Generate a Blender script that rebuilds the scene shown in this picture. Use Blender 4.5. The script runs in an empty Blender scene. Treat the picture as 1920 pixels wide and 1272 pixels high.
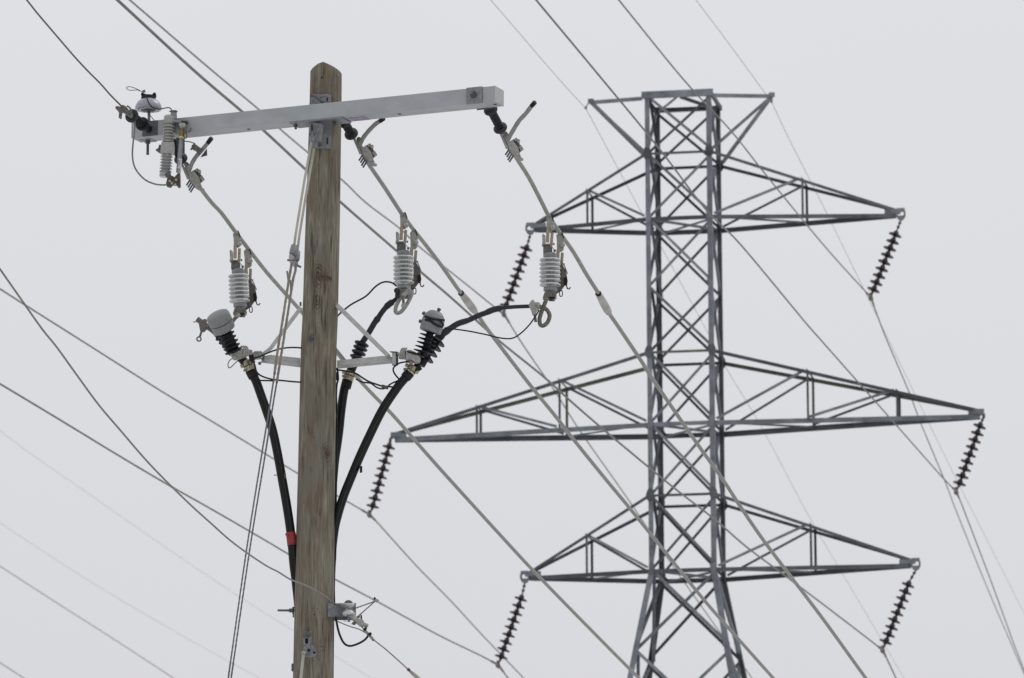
import bpy, math, random
from mathutils import Vector, Matrix
random.seed(7)
V = Vector
scene = bpy.context.scene
col = scene.collection

# ------------------------------------------------------------------ camera
PITCH = math.radians(11.48)
FPX = 200.0 / 36.0 * 1920.0
CAMZ = 1.7
cam_d = bpy.data.cameras.new("camera")
cam = bpy.data.objects.new("camera", cam_d); col.objects.link(cam)
cam_d.lens = 200.0; cam_d.sensor_width = 36.0; cam_d.sensor_fit = 'HORIZONTAL'
cam_d.clip_start = 0.5; cam_d.clip_end = 6000.0
cam.location = (0, 0, CAMZ); cam.rotation_euler = (math.radians(90) + PITCH, 0, 0)
cam_d.dof.use_dof = True; cam_d.dof.focus_distance = 44.2; cam_d.dof.aperture_fstop = 7.6
scene.camera = cam

# ------------------------------------------------------------------ light
SUN_EL, SUN_AZ = math.radians(50), math.radians(65)       # azimuth from +Y towards +X
world = bpy.data.worlds.new("World"); scene.world = world; world.use_nodes = True
nt = world.node_tree; nt.nodes.clear()
out = nt.nodes.new('ShaderNodeOutputWorld')
bgs = nt.nodes.new('ShaderNodeBackground'); bgc = nt.nodes.new('ShaderNodeBackground')
mixs = nt.nodes.new('ShaderNodeMixShader')
sky = nt.nodes.new('ShaderNodeTexSky'); sky.sky_type = 'NISHITA'; sky.sun_disc = False
sky.sun_elevation = SUN_EL; sky.sun_rotation = SUN_AZ
nt.links.new(sky.outputs[0], bgs.inputs[0]); bgs.inputs[1].default_value = 0.08
tc = nt.nodes.new('ShaderNodeTexCoord'); sep = nt.nodes.new('ShaderNodeSeparateXYZ')
nt.links.new(tc.outputs['Generated'], sep.inputs[0])
noi = nt.nodes.new('ShaderNodeTexNoise'); noi.inputs['Scale'].default_value = 5.0
noi.inputs['Detail'].default_value = 3.0
nt.links.new(tc.outputs['Generated'], noi.inputs['Vector'])
mr = nt.nodes.new('ShaderNodeMapRange')
mr.inputs['From Min'].default_value = 0.0; mr.inputs['From Max'].default_value = 1.0
mr.inputs['To Min'].default_value = 0.60; mr.inputs['To Max'].default_value = 1.10
nt.links.new(sep.outputs['Z'], mr.inputs['Value'])
ma = nt.nodes.new('ShaderNodeMath'); ma.operation = 'MULTIPLY_ADD'
nt.links.new(noi.outputs[0], ma.inputs[0]); ma.inputs[1].default_value = 0.05
nt.links.new(mr.outputs[0], ma.inputs[2])
cmb = nt.nodes.new('ShaderNodeMix'); cmb.data_type = 'RGBA'; cmb.blend_type = 'MULTIPLY'
cmb.inputs[0].default_value = 1.0; cmb.inputs[6].default_value = (1.006, 1.008, 1.040, 1)
nt.links.new(ma.outputs[0], cmb.inputs[7])
nt.links.new(cmb.outputs[2], bgc.inputs[0]); bgc.inputs[1].default_value = 1.0
mixs.inputs[0].default_value = 0.97
nt.links.new(bgs.outputs[0], mixs.inputs[1]); nt.links.new(bgc.outputs[0], mixs.inputs[2])
nt.links.new(mixs.outputs[0], out.inputs[0])
sun_d = bpy.data.lights.new("sun", 'SUN'); sun_d.energy = 0.8; sun_d.angle = math.radians(28)
sun_d.color = (1.0, 0.97, 0.93)
sun = bpy.data.objects.new("sun", sun_d); col.objects.link(sun)
sdir = V((math.sin(SUN_AZ) * math.cos(SUN_EL), math.cos(SUN_AZ) * math.cos(SUN_EL), math.sin(SUN_EL)))
sun.rotation_euler = sdir.to_track_quat('Z', 'Y').to_euler(); sun.location = (30, 20, 60)
scene.view_settings.view_transform = 'Standard'; scene.view_settings.look = 'None'
scene.view_settings.exposure = 0.0; scene.view_settings.gamma = 1.0
scene.view_settings.use_curve_mapping = False
scene.cycles.max_bounces = 6

# ------------------------------------------------------------------ measuring helpers
CT, ST = math.cos(PITCH), math.sin(PITCH)
def ray(px, py):
    dx = (px - 960) / FPX; dz = (636 - py) / FPX
    return V((dx, CT - dz * ST, ST + dz * CT))
def W(px, py, Y):
    """the place at forward distance Y (metres) that was measured at photo position px, py"""
    r = ray(px, py); s = Y / r.y
    return V((r.x * s, Y, CAMZ + r.z * s))
def WL(pts, Y):
    return [W(p[0], p[1], Y + (p[2] if len(p) > 2 else 0)) for p in pts]
def inplane(px, py, X0, Y0, t):
    """place on the vertical plane through X0,Y0 that runs in direction (t, 1)"""
    r = ray(px, py); k = r.x / r.y
    return W(px, py, (X0 - t * Y0) / (k - t))
def smooth(P, n=4):
    P = [V(p) for p in P]
    if len(P) < 3: return P
    Q = [P[0] * 2 - P[1]] + P + [P[-1] * 2 - P[-2]]
    o = []
    for i in range(1, len(Q) - 2):
        a, b, c, d = Q[i-1], Q[i], Q[i+1], Q[i+2]
        for j in range(n):
            t = j / n
            o.append(0.5 * ((2*b) + (c-a)*t + (2*a-5*b+4*c-d)*t*t + (3*b-a-3*c+d)*t**3))
    o.append(P[-1]); return o
PX = 43.0 / FPX          # metres per photo pixel at the pole

# ------------------------------------------------------------------ materials
ALB = 0.80
def mat(name, c, rough=0.6, metal=0.0, var=0.12, scale=30.0, bump=0.0, stretch=(1, 1, 1), dirt=None, coat=0.0, rnd=0.0, bscale=None):
    if name != 'snowy_ground':
        c = tuple(x*ALB for x in c)
        if dirt: dirt = tuple(x*ALB for x in dirt)
    m = bpy.data.materials.new(name); m.use_nodes = True
    n = m.node_tree.nodes; l = m.node_tree.links; b = n['Principled BSDF']
    if max(c) < 0.06: b.inputs['Specular IOR Level'].default_value = 0.22
    b.inputs['Roughness'].default_value = rough; b.inputs['Metallic'].default_value = metal
    b.inputs['Coat Weight'].default_value = coat
    t = n.new('ShaderNodeTexCoord'); mp = n.new('ShaderNodeMapping'); mp.inputs['Scale'].default_value = stretch
    l.new(t.outputs['Object'], mp.inputs[0])
    no = n.new('ShaderNodeTexNoise'); no.inputs['Scale'].default_value = scale; no.inputs['Detail'].default_value = 6
    no.inputs['Roughness'].default_value = 0.65
    l.new(mp.outputs[0], no.inputs['Vector'])
    cr = n.new('ShaderNodeValToRGB')
    d = dirt if dirt else tuple(x * (1 - var * 1.6) for x in c)
    cr.color_ramp.elements[0].position = 0.3; cr.color_ramp.elements[0].color = (*d, 1)
    cr.color_ramp.elements[1].position = 0.68; cr.color_ramp.elements[1].color = (*[min(1, x * (1 + var)) for x in c], 1)
    l.new(no.outputs[0], cr.inputs[0])
    src = cr.outputs[0]
    if rnd:
        oi = n.new('ShaderNodeObjectInfo'); mrr = n.new('ShaderNodeMapRange')
        mrr.inputs['To Min'].default_value = 1 - rnd; mrr.inputs['To Max'].default_value = 1 + rnd
        l.new(oi.outputs['Random'], mrr.inputs['Value'])
        mx = n.new('ShaderNodeMix'); mx.data_type = 'RGBA'; mx.blend_type = 'MULTIPLY'; mx.inputs[0].default_value = 1
        l.new(src, mx.inputs[6]); l.new(mrr.outputs[0], mx.inputs[7]); src = mx.outputs[2]
    l.new(src, b.inputs['Base Color'])
    if bump:
        n2 = n.new('ShaderNodeTexNoise'); n2.inputs['Scale'].default_value = bscale or scale * 3
        l.new(mp.outputs[0], n2.inputs['Vector'])
        bp = n.new('ShaderNodeBump'); bp.inputs['Strength'].default_value = bump; bp.inputs['Distance'].default_value = 0.004
        l.new(n2.outputs[0], bp.inputs['Height']); l.new(bp.outputs[0], b.inputs['Normal'])
    return m
M = {}
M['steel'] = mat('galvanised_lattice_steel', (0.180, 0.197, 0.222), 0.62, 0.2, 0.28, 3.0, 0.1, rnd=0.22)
M['steel_dark'] = mat('darker_lattice_steel', (0.088, 0.096, 0.107), 0.7, 0.15, 0.3, 2.5, 0.1, rnd=0.3)  # darker steel tone, used for rear legs, rear bracing and most arm chords
M['steel_rust'] = mat('weathered_tan_lattice_steel', (0.14, 0.138, 0.112), 0.7, 0.2, 0.3, 3.0, rnd=0.15)
M['arm'] = mat('grey_fibreglass', (0.355, 0.37, 0.385), 0.5, 0, 0.085, 7.0, 0.05, stretch=(0.5, 1, 1))
M['armcap'] = mat('light_grey_end_cap', (0.42, 0.415, 0.41), 0.6, 0, 0.05, 20)
M['galv'] = mat('galvanised_iron', (0.225, 0.235, 0.252), 0.5, 0.35, 0.22, 45, 0.2)
M['galv_dark'] = mat('dull_galvanised_iron', (0.105, 0.11, 0.115), 0.6, 0.3, 0.25, 40, 0.2)
M['alu'] = mat('cast_aluminium', (0.36, 0.355, 0.33), 0.55, 0.3, 0.22, 60, 0.25)
M['alu_dark'] = mat('weathered_cast_aluminium', (0.155, 0.147, 0.13), 0.6, 0.3, 0.3, 60, 0.25)
M['bracket'] = mat('aluminium_bracket', (0.47, 0.47, 0.455), 0.5, 0.25, 0.12, 25, 0.08)
M['wirecover'] = mat('grey_covered_conductor', (0.285, 0.283, 0.26), 0.6, 0.1, 0.14, 25, 0.1)
M['sleeve'] = mat('grey_plastic_sleeve', (0.39, 0.38, 0.355), 0.5, 0, 0.22, 9)
M['hvwire'] = mat('dull_aluminium_conductor', (0.185, 0.18, 0.165), 0.7, 0.2, 0.15, 2)
M['thinwire'] = mat('dark_bare_wire', (0.13, 0.125, 0.115), 0.6, 0.3, 0.2, 20)
M['neutral'] = mat('bare_neutral_wire', (0.20, 0.195, 0.18), 0.55, 0.3, 0.2, 20)
M['guywire'] = mat('guy_strand', (0.135, 0.14, 0.15), 0.55, 0.3, 0.2, 40)
M['grip'] = mat('brownish_guy_grip', (0.24, 0.215, 0.18), 0.65, 0.2, 0.25, 30)
M['rod'] = mat('beige_fibreglass_rod', (0.42, 0.405, 0.335), 0.5, 0, 0.1, 12)
M['black'] = mat('black_rubber', (0.014, 0.014, 0.015), 0.6, 0, 0.2, 50)
M['polymer'] = mat('dark_grey_polymer', (0.045, 0.047, 0.055), 0.5, 0, 0.15, 40)
M['polymer_black'] = mat('black_polymer', (0.012, 0.0125, 0.015), 0.5, 0, 0.2, 40)
M['cable'] = mat('black_cable_jacket', (0.007, 0.007, 0.0075), 0.5, 0, 0.3, 20, 0.1)
M['lead'] = mat('dark_grey_cable_tail', (0.034, 0.035, 0.040), 0.6, 0, 0.25, 40, 0.2)
M['porc'] = mat('pale_grey_porcelain', (0.52, 0.54, 0.525), 0.3, 0, 0.06, 25, coat=0.3)
M['porc_dull'] = mat('beige_grey_porcelain', (0.34, 0.345, 0.325), 0.3, 0, 0.1, 40, coat=0.3)
M['glaze'] = mat('lilac_grey_glaze', (0.30, 0.31, 0.365), 0.3, 0, 0.08, 25, coat=0.3)
M['bluecap'] = mat('blue_grey_metal_cap', (0.25, 0.265, 0.29), 0.5, 0.3, 0.12, 40)
M['tan'] = mat('tan_bronze', (0.36, 0.31, 0.215), 0.55, 0.3, 0.2, 60, 0.15)
M['brass'] = mat('yellow_zinc_plate', (0.47, 0.42, 0.27), 0.35, 0.75, 0.3, 30, 0.1)
M['rust'] = mat('rusty_bronze', (0.11, 0.088, 0.062), 0.75, 0.2, 0.4, 45, 0.4, dirt=(0.025, 0.022, 0.02))
M['brownbrass'] = mat('brown_brass', (0.24, 0.17, 0.075), 0.6, 0.3, 0.3, 60, 0.2)
M['yellow'] = mat('yellow_band', (0.68, 0.58, 0.09), 0.5, 0, 0.05, 30)
M['white'] = mat('white_label', (0.62, 0.63, 0.66), 0.6, 0, 0.06, 30)
M['ink'] = mat('dark_print', (0.09, 0.09, 0.10), 0.8)
M['red'] = mat('red_tape', (0.27, 0.015, 0.018), 0.5, 0, 0.12, 30)
M['capgrey'] = mat('grey_plastic_cap', (0.205, 0.21, 0.212), 0.5, 0, 0.08, 25)
M['purple'] = mat('purple_sticker', (0.20, 0.11, 0.25), 0.5, 0, 0.2, 30, dirt=(0.36, 0.30, 0.36))
M['redporc'] = mat('oxblood_porcelain', (0.030, 0.011, 0.012), 0.35, 0, 0.2, 20)
M['disccap'] = mat('disc_iron_cap', (0.075, 0.082, 0.092), 0.6, 0.4, 0.2, 30)
M['hole'] = mat('dark_hole', (0.02, 0.018, 0.016), 0.9)
M['redwood'] = mat('red_brown_torn_knot', (0.105, 0.050, 0.036), 0.8, 0, 0.4, 60, 0.4)
M['snow'] = mat('snowy_ground', (0.70, 0.705, 0.71), 0.9, 0, 0.06, 0.05)

def wood():
    m = bpy.data.materials.new('weathered_treated_pine'); m.use_nodes = True
    n = m.node_tree.nodes; l = m.node_tree.links; b = n['Principled BSDF']; b.inputs['Roughness'].default_value = 0.85
    b.inputs['Specular IOR Level'].default_value = 0.2
    t = n.new('ShaderNodeTexCoord')
    def N(scale, st, det=5, dist=0.0, off=(0, 0, 0)):
        mp = n.new('ShaderNodeMapping'); mp.inputs['Scale'].default_value = st; mp.inputs['Location'].default_value = off
        l.new(t.outputs['Object'], mp.inputs[0])
        x = n.new('ShaderNodeTexNoise'); x.inputs['Scale'].default_value = scale; x.inputs['Detail'].default_value = det
        x.inputs['Distortion'].default_value = dist; x.inputs['Roughness'].default_value = 0.6
        l.new(mp.outputs[0], x.inputs['Vector']); return x.outputs[0]
    def mth(op, a, bb, c=None):
        x = n.new('ShaderNodeMath'); x.operation = op
        for i, v in enumerate((a, bb, c)):
            if v is None: continue
            if isinstance(v, (int, float)): x.inputs[i].default_value = v
            else: l.new(v, x.inputs[i])
        return x.outputs[0]
    grain = N(26, (1, 1, 0.10), 4, 0.9)
    fine = N(120, (1, 1, 0.035), 3, 0.2)
    blot = N(11.0, (1, 1, 0.20), 5, 0.8, (3, 1, 4))
    blot2 = N(3.2, (1, 1, 0.45), 6, 1.2, (9, 2, 7))
    specks = N(60, (1, 1, 0.3), 2, 0, (1, 8, 2))
    # knots: rings that part the grain
    ringsum = None; masks = None
    for (kp, R) in KNOTS:
        sub = n.new('ShaderNodeVectorMath'); sub.operation = 'SUBTRACT'; l.new(t.outputs['Object'], sub.inputs[0]); sub.inputs[1].default_value = kp
        sc_ = n.new('ShaderNodeVectorMath'); sc_.operation = 'MULTIPLY'; l.new(sub.outputs[0], sc_.inputs[0]); sc_.inputs[1].default_value = (1, 1, 0.42)
        ln = n.new('ShaderNodeVectorMath'); ln.operation = 'LENGTH'; l.new(sc_.outputs[0], ln.inputs[0])
        wob = mth('MULTIPLY_ADD', blot2, 0.09, mth('MULTIPLY_ADD', blot, 0.035, ln.outputs['Value']))
        rg = mth('MULTIPLY_ADD', mth('SINE', mth('MULTIPLY', wob, 400.0), 0), 0.5, 0.5)
        mk = n.new('ShaderNodeMapRange'); mk.inputs['From Min'].default_value = R; mk.inputs['From Max'].default_value = R * 0.25
        l.new(ln.outputs['Value'], mk.inputs['Value']); mko = mk.outputs[0]
        ringsum = mth('MULTIPLY', rg, mko) if ringsum is None else mth('ADD', ringsum, mth('MULTIPLY', rg, mko))
        masks = mko if masks is None else mth('MAXIMUM', masks, mko)
    g = mth('ADD', mth('MULTIPLY', grain, mth('SUBTRACT', 1.0, mth('MULTIPLY', masks, 0.55))), mth('MULTIPLY', ringsum, 0.22))
    g = mth('ADD', mth('MULTIPLY', g, 0.62), mth('MULTIPLY', fine, 0.38))
    cr = n.new('ShaderNodeValToRGB'); e = cr.color_ramp.elements
    e[0].position = 0.36; e[0].color = (0.052, 0.040, 0.027, 1)
    e[1].position = 0.66; e[1].color = (0.285, 0.262, 0.205, 1)
    e2 = e.new(0.47); e2.color = (0.150, 0.133, 0.098, 1)
    e3 = e.new(0.58); e3.color = (0.205, 0.190, 0.145, 1)
    l.new(g, cr.inputs[0])
    st = n.new('ShaderNodeValToRGB'); st.color_ramp.elements[0].position = 0.48; st.color_ramp.elements[0].color = (0, 0, 0, 1)
    st.color_ramp.elements[1].position = 0.58; st.color_ramp.elements[1].color = (1, 1, 1, 1); l.new(blot, st.inputs[0])
    mx = n.new('ShaderNodeMix'); mx.data_type = 'RGBA'; l.new(mth('MULTIPLY', st.outputs[0], 0.5), mx.inputs[0])
    l.new(cr.outputs[0], mx.inputs[6]); mx.inputs[7].default_value = (0.135, 0.088, 0.060, 1)
    mx2 = n.new('ShaderNodeMix'); mx2.data_type = 'RGBA'
    s2 = n.new('ShaderNodeValToRGB'); s2.color_ramp.elements[0].position = 0.50; s2.color_ramp.elements[0].color = (0, 0, 0, 1)
    s2.color_ramp.elements[1].position = 0.62; s2.color_ramp.elements[1].color = (1, 1, 1, 1); l.new(blot2, s2.inputs[0])
    l.new(mth('MULTIPLY', s2.outputs[0], 0.5), mx2.inputs[0]); l.new(mx.outputs[2], mx2.inputs[6]); mx2.inputs[7].default_value = (0.155, 0.158, 0.130, 1)
    mx3 = n.new('ShaderNodeMix'); mx3.data_type = 'RGBA'
    s3 = n.new('ShaderNodeMapRange'); s3.inputs['From Min'].default_value = 0.70; s3.inputs['From Max'].default_value = 0.76; l.new(specks, s3.inputs['Value'])
    l.new(mth('MULTIPLY', s3.outputs[0], 0.7), mx3.inputs[0]); l.new(mx2.outputs[2], mx3.inputs[6]); mx3.inputs[7].default_value = (0.05, 0.04, 0.03, 1)
    crk = N(34, (1, 1, 0.045), 2, 0.35, (5, 3, 1))
    cm = n.new('ShaderNodeMapRange'); cm.inputs['From Min'].default_value = 0.685; cm.inputs['From Max'].default_value = 0.735; l.new(crk, cm.inputs['Value'])
    mx4 = n.new('ShaderNodeMix'); mx4.data_type = 'RGBA'; l.new(mth('MULTIPLY', cm.outputs[0], 0.75), mx4.inputs[0])
    l.new(mx3.outputs[2], mx4.inputs[6]); mx4.inputs[7].default_value = (0.035, 0.028, 0.02, 1)
    g = mth('SUBTRACT', g, mth('MULTIPLY', cm.outputs[0], 0.35))
    hs = n.new('ShaderNodeHueSaturation'); hs.inputs['Value'].default_value = 0.90; hs.inputs['Saturation'].default_value = 0.95
    l.new(mx4.outputs[2], hs.inputs['Color']); l.new(hs.outputs[0], b.inputs['Base Color'])
    bp = n.new('ShaderNodeBump'); bp.inputs['Strength'].default_value = 0.9; bp.inputs['Distance'].default_value = 0.008
    l.new(g, bp.inputs['Height']); l.new(bp.outputs[0], b.inputs['Normal'])
    return m

# ------------------------------------------------------------------ mesh building
def perp(a):
    a = a.normalized(); u = V((0, 0, 1)) if abs(a.z) < 0.9 else V((1, 0, 0))
    x = u.cross(a).normalized(); return x, a.cross(x).normalized()
class MB:
    def __init__(s): s.v = []; s.f = []; s.sm = []
    def add(s, vs, fs, sm=False):
        o = len(s.v); s.v += [V(x) for x in vs]; s.f += [[i + o for i in f] for f in fs]; s.sm += [sm] * len(fs); return s
    def tube(s, P, r, n=8, sm=True):
        P = [V(p) for p in P]; m = len(P); R = r if isinstance(r, (list, tuple)) else [r] * m
        T = [((P[min(i+1, m-1)] - P[max(i-1, 0)]).normalized()) for i in range(m)]
        x, y = perp(T[0]); vs = []
        for i in range(m):
            if i:
                x = (x - T[i] * x.dot(T[i])).normalized(); y = T[i].cross(x)
            for k in range(n):
                a = 2 * math.pi * k / n; vs.append(P[i] + (x * math.cos(a) + y * math.sin(a)) * R[i])
        fs = [[i*n+k, i*n+(k+1) % n, (i+1)*n+(k+1) % n, (i+1)*n+k] for i in range(m-1) for k in range(n)]
        o = len(s.v); s.add(vs, fs, sm)
        s.f += [[o + k for k in range(n)][::-1], [o + (m-1)*n + k for k in range(n)]]; s.sm += [False, False]
        return s
    def lathe(s, p0, ax, prof, n=24, sm=True):
        """prof: (radius, distance along axis)"""
        p0 = V(p0); a = V(ax).normalized(); x, y = perp(a); vs = []; m = len(prof)
        for r, t in prof:
            for k in range(n):
                q = 2 * math.pi * k / n; vs.append(p0 + a * t + (x * math.cos(q) + y * math.sin(q)) * max(r, 1e-4))
        fs = [[i*n+k, i*n+(k+1) % n, (i+1)*n+(k+1) % n, (i+1)*n+k] for i in range(m-1) for k in range(n)]
        o = len(s.v); s.add(vs, fs, sm)
        s.f += [[o + k for k in range(n)][::-1], [o + (m-1)*n + k for k in range(n)]]; s.sm += [False, False]
        return s
    def box(s, c, ax, ay, az, hx, hy, hz):
        c = V(c); ax = V(ax).normalized(); ay = V(ay).normalized(); az = V(az).normalized()
        vs = [c + ax*hx*i + ay*hy*j + az*hz*k for k in (-1, 1) for j in (-1, 1) for i in (-1, 1)]
        return s.add(vs, [[0,2,3,1],[4,5,7,6],[0,1,5,4],[2,6,7,3],[0,4,6,2],[1,3,7,5]])
    def bar(s, p0, p1, wd, th, up=V((0, 0, 1))):
        p0 = V(p0); p1 = V(p1); a = (p1 - p0).normalized(); side = a.cross(up).normalized(); u = side.cross(a)
        return s.box((p0 + p1) / 2, a, side, u, (p1 - p0).length / 2, th / 2, wd / 2)
    def prism(s, P, d):
        P = [V(p) for p in P]; n = len(P); d = V(d)
        return s.add(P + [p + d for p in P], [list(range(n))[::-1], [n + i for i in range(n)]] + [[i, (i+1) % n, n + (i+1) % n, n + i] for i in range(n)])
    def angle(s, p0, p1, b, d1, d2, t=0.010):
        p0 = V(p0); p1 = V(p1); a = (p1 - p0).normalized()
        d1 = V(d1); d1 = (d1 - a * d1.dot(a)).normalized(); d2 = V(d2); d2 = (d2 - a * d2.dot(a) - d1 * d2.dot(d1)).normalized()
        c = [V((0,0,0)), d1*b, d1*b + d2*t, d1*t + d2*t, d1*t + d2*b, d2*b]
        vs = [p0 + q for q in c] + [p1 + q for q in c]
        fs = [[i, (i+1) % 6, 6 + (i+1) % 6, 6 + i] for i in range(6)] + [[0,3,2,1],[0,5,4,3],[6,7,8,9],[6,9,10,11]]
        return s.add(vs, fs)
    def helix(s, P, R, rs, k, pitch, n=5, ph0=0.0, sub=6):
        P = smooth(P, sub); m = len(P); Ls = [0]
        for i in range(1, m): Ls.append(Ls[-1] + (P[i] - P[i-1]).length)
        T = [((P[min(i+1, m-1)] - P[max(i-1, 0)]).normalized()) for i in range(m)]
        x, y = perp(T[0]); fr = []
        for i in range(m):
            if i: x = (x - T[i] * x.dot(T[i])).normalized(); y = T[i].cross(x)
            fr.append((x.copy(), y.copy()))
        for j in range(k):
            Q = []
            for i in range(m):
                a = ph0 + 2*math.pi*j/k + 2*math.pi*Ls[i]/pitch
                Q.append(P[i] + (fr[i][0]*math.cos(a) + fr[i][1]*math.sin(a)) * R)
            s.tube(Q, rs, n)
        return s
    def build(s, name, mt, parent=None, base=None, bevel=0.0):
        base = V(base) if base is not None else (root_loc(parent) if parent else V((0, 0, 0)))
        me = bpy.data.meshes.new(name); me.from_pydata([tuple(p - base) for p in s.v], [], s.f)
        me.polygons.foreach_set('use_smooth', s.sm); me.materials.append(M[mt] if isinstance(mt, str) else mt)
        me.update()
        o = bpy.data.objects.new(name, me); col.objects.link(o)
        if parent: o.parent = parent
        else: o.location = base
        if bevel:
            b = o.modifiers.new('bevel', 'BEVEL'); b.width = bevel; b.segments = 2; b.limit_method = 'ANGLE'
        return o
def root_loc(o):
    while o.parent: o = o.parent
    return V(o.location)
def tag(o, label, cat, group=None):
    o['label'] = label; o['category'] = cat
    if group: o['group'] = group
    return o
def thing(name, loc, label, cat, group=None):
    o = bpy.data.objects.new(name, None); o.empty_display_size = 0.1; col.objects.link(o); o.location = loc
    return tag(o, label, cat, group)

# ================================================================== GROUND
g = MB(); N = 24; S = 4000.0
gv = []
for j in range(N + 1):
    for i in range(N + 1):
        gv.append(V((-S + 2*S*i/N, -S + 2*S*j/N, 0.0)))
g.add(gv, [[j*(N+1)+i, j*(N+1)+i+1, (j+1)*(N+1)+i+1, (j+1)*(N+1)+i] for j in range(N) for i in range(N)])
go = g.build('ground', 'snow'); go['kind'] = 'structure'

# ================================================================== LATTICE TOWER
TY = 108.0; TX = 3.3718; TYAW = math.radians(10.512); TW = 0.6488; TL = -0.00446
tc_, ts_ = math.cos(TYAW), math.sin(TYAW)
def T(u, v, z): return V((TX + u*tc_ + v*ts_ + TL*(z - 20), TY - u*ts_ + v*tc_, z))
def TU(px, py, v):
    r = ray(px, py); k = r.x / r.y; z = 24.0
    for _ in range(4):
        u = (k*(TY + v*tc_) - TX - v*ts_ - TL*(z - 20)) / (tc_ + k*ts_)
        z = W(px, py, TY - u*ts_ + v*tc_).z
    return u, z
UU = V((tc_, -ts_, 0)); VV = V((ts_, tc_, 0)); ZZ = V((0, 0, 1))
LV = [28.367, 27.216, 25.931, 24.578, 23.285, 21.889, 20.486, 19.034]
FL = [17.45, 15.3, 12.5, 9.1, 5.0, 0.0]
def hw(z): return TW if z >= LV[7] else TW + 0.178*(LV[7] - z)
ALLV = LV + FL
tower = thing('lattice_tower', T(0, 0, 0), 'tall grey steel lattice transmission tower standing behind the wooden pole', 'tower')
CORN = [(-1, -1), (1, -1), (1, 1), (-1, 1)]
for su, sv in CORN:
    m = MB(); lw = 0.095
    m.angle(T(su*TW, sv*TW, LV[7]), T(su*TW, sv*TW, LV[0] + 0.07), lw, -su*UU, -sv*VV, 0.013)
    h0 = hw(0)
    m.angle(T(su*h0, sv*h0, 0), T(su*TW, sv*TW, LV[7]), lw + 0.015, -su*UU, -sv*VV, 0.014)
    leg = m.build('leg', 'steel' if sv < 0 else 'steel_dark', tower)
    # step bolts and splice plates on the leg
    if (su, sv) in ((-1, -1), (1, -1)):
        b = MB()
        for z in [x * 0.19 + 20.6 for x in range(4)] + [x * 0.16 + 19.15 for x in range(5)]:
            p = T(su*TW, sv*TW - 0.01, z)
            for q in (0.02, 0.06): b.lathe(p - su*UU*q, -VV, [(0.012, 0), (0.012, 0.022)], 6)
        b.build('splice_bolt', 'steel', leg)['kind'] = 'stuff'
def faces():
    # each tower face: two corner signs, and the outward normal
    for i in range(4):
        a = CORN[i]; b = CORN[(i+1) % 4]
        nx = V((0, 0, 0)) + UU*(a[0]+b[0])/2 + VV*(a[1]+b[1])/2
        yield a, b, nx.normalized()
for a, b, nrm in faces():
    for i in range(len(ALLV) - 1):
        z0, z1 = ALLV[i], ALLV[i+1]; h0, h1 = hw(z0), hw(z1)
        bw = 0.052 if i < 7 else 0.062
        A0, B0, A1, B1 = T(a[0]*h0, a[1]*h0, z0), T(b[0]*h0, b[1]*h0, z0), T(a[0]*h1, a[1]*h1, z1), T(b[0]*h1, b[1]*h1, z1)
        hd = (B0 - A0).normalized()
        for (p, q, off) in ((A0, B1, -0.018), (B0, A1, -0.075)):
            d = (q - p).normalized(); sidev = nrm.cross(d).normalized()
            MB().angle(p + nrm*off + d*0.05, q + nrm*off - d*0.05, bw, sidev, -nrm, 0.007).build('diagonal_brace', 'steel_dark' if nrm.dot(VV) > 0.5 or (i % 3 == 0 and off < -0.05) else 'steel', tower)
    for i in (1, 2, 4, 5, 6, 7):
        z = ALLV[i]; h = hw(z)
        A, B = T(a[0]*h, a[1]*h, z), T(b[0]*h, b[1]*h, z)
        onarm = abs(nrm.dot(VV)) > 0.5
        wdt = 0.08 if (onarm and i in (2, 5, 7)) else 0.05
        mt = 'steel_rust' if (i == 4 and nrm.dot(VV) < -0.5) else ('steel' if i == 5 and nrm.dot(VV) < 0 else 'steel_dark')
        if i in (2, 5, 7) or onarm:
            MB().angle(A - nrm*0.13 * (0 if onarm else 1) + nrm*0.008, B - nrm*0.13*(0 if onarm else 1) + nrm*0.008, wdt, -ZZ, -nrm, 0.009).build('horizontal_strut', mt, tower)
    # gusset plates at the arm nodes
    for i in (1, 2, 4, 5, 6, 7):
        z = ALLV[i]; h = hw(z)
        for cnr, other in ((a, b), (b, a)):
            p = T(cnr[0]*h, cnr[1]*h, z) + nrm*0.012
            hd = (T(other[0]*h, other[1]*h, z) - T(cnr[0]*h, cnr[1]*h, z)).normalized()
            if abs(nrm.dot(VV)) > 0.5:
                P = [p - hd*0.0 + ZZ*0.11, p + hd*0.09 + ZZ*0.08, p + hd*0.12, p + hd*0.09 - ZZ*0.10, p - hd*0.0 - ZZ*0.13]
                if i in (1, 4, 6): P += [p - hd*0.055 - ZZ*0.06, p - hd*0.03 + ZZ*0.05]
                MB().prism(P, nrm*0.008).build('gusset_plate', 'steel' if nrm.dot(VV) < 0 and i in (2, 5, 7) else 'steel_dark', tower)
# plan bracing
for i in (2, 5, 7):
    z = LV[i] - 0.04; h = TW - 0.08
    MB().angle(T(-h, -h, z), T(h, h, z), 0.045, VV, ZZ, 0.007).build('plan_brace', 'steel', tower)
    MB().angle(T(h, -h, z - 0.012), T(-h, h, z - 0.012), 0.045, VV, -ZZ, 0.007).build('plan_brace', 'steel', tower)
z = LV[0] + 0.0
for s_ in (-1, 1):
    MB().angle(T(s_*TW*0.95, TW*0.95, z - 0.03), T(0.0 + s_*0.03, -TW*0.92, z - 0.03), 0.055, UU, -ZZ, 0.008).build('plan_brace', 'steel', tower)
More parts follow.
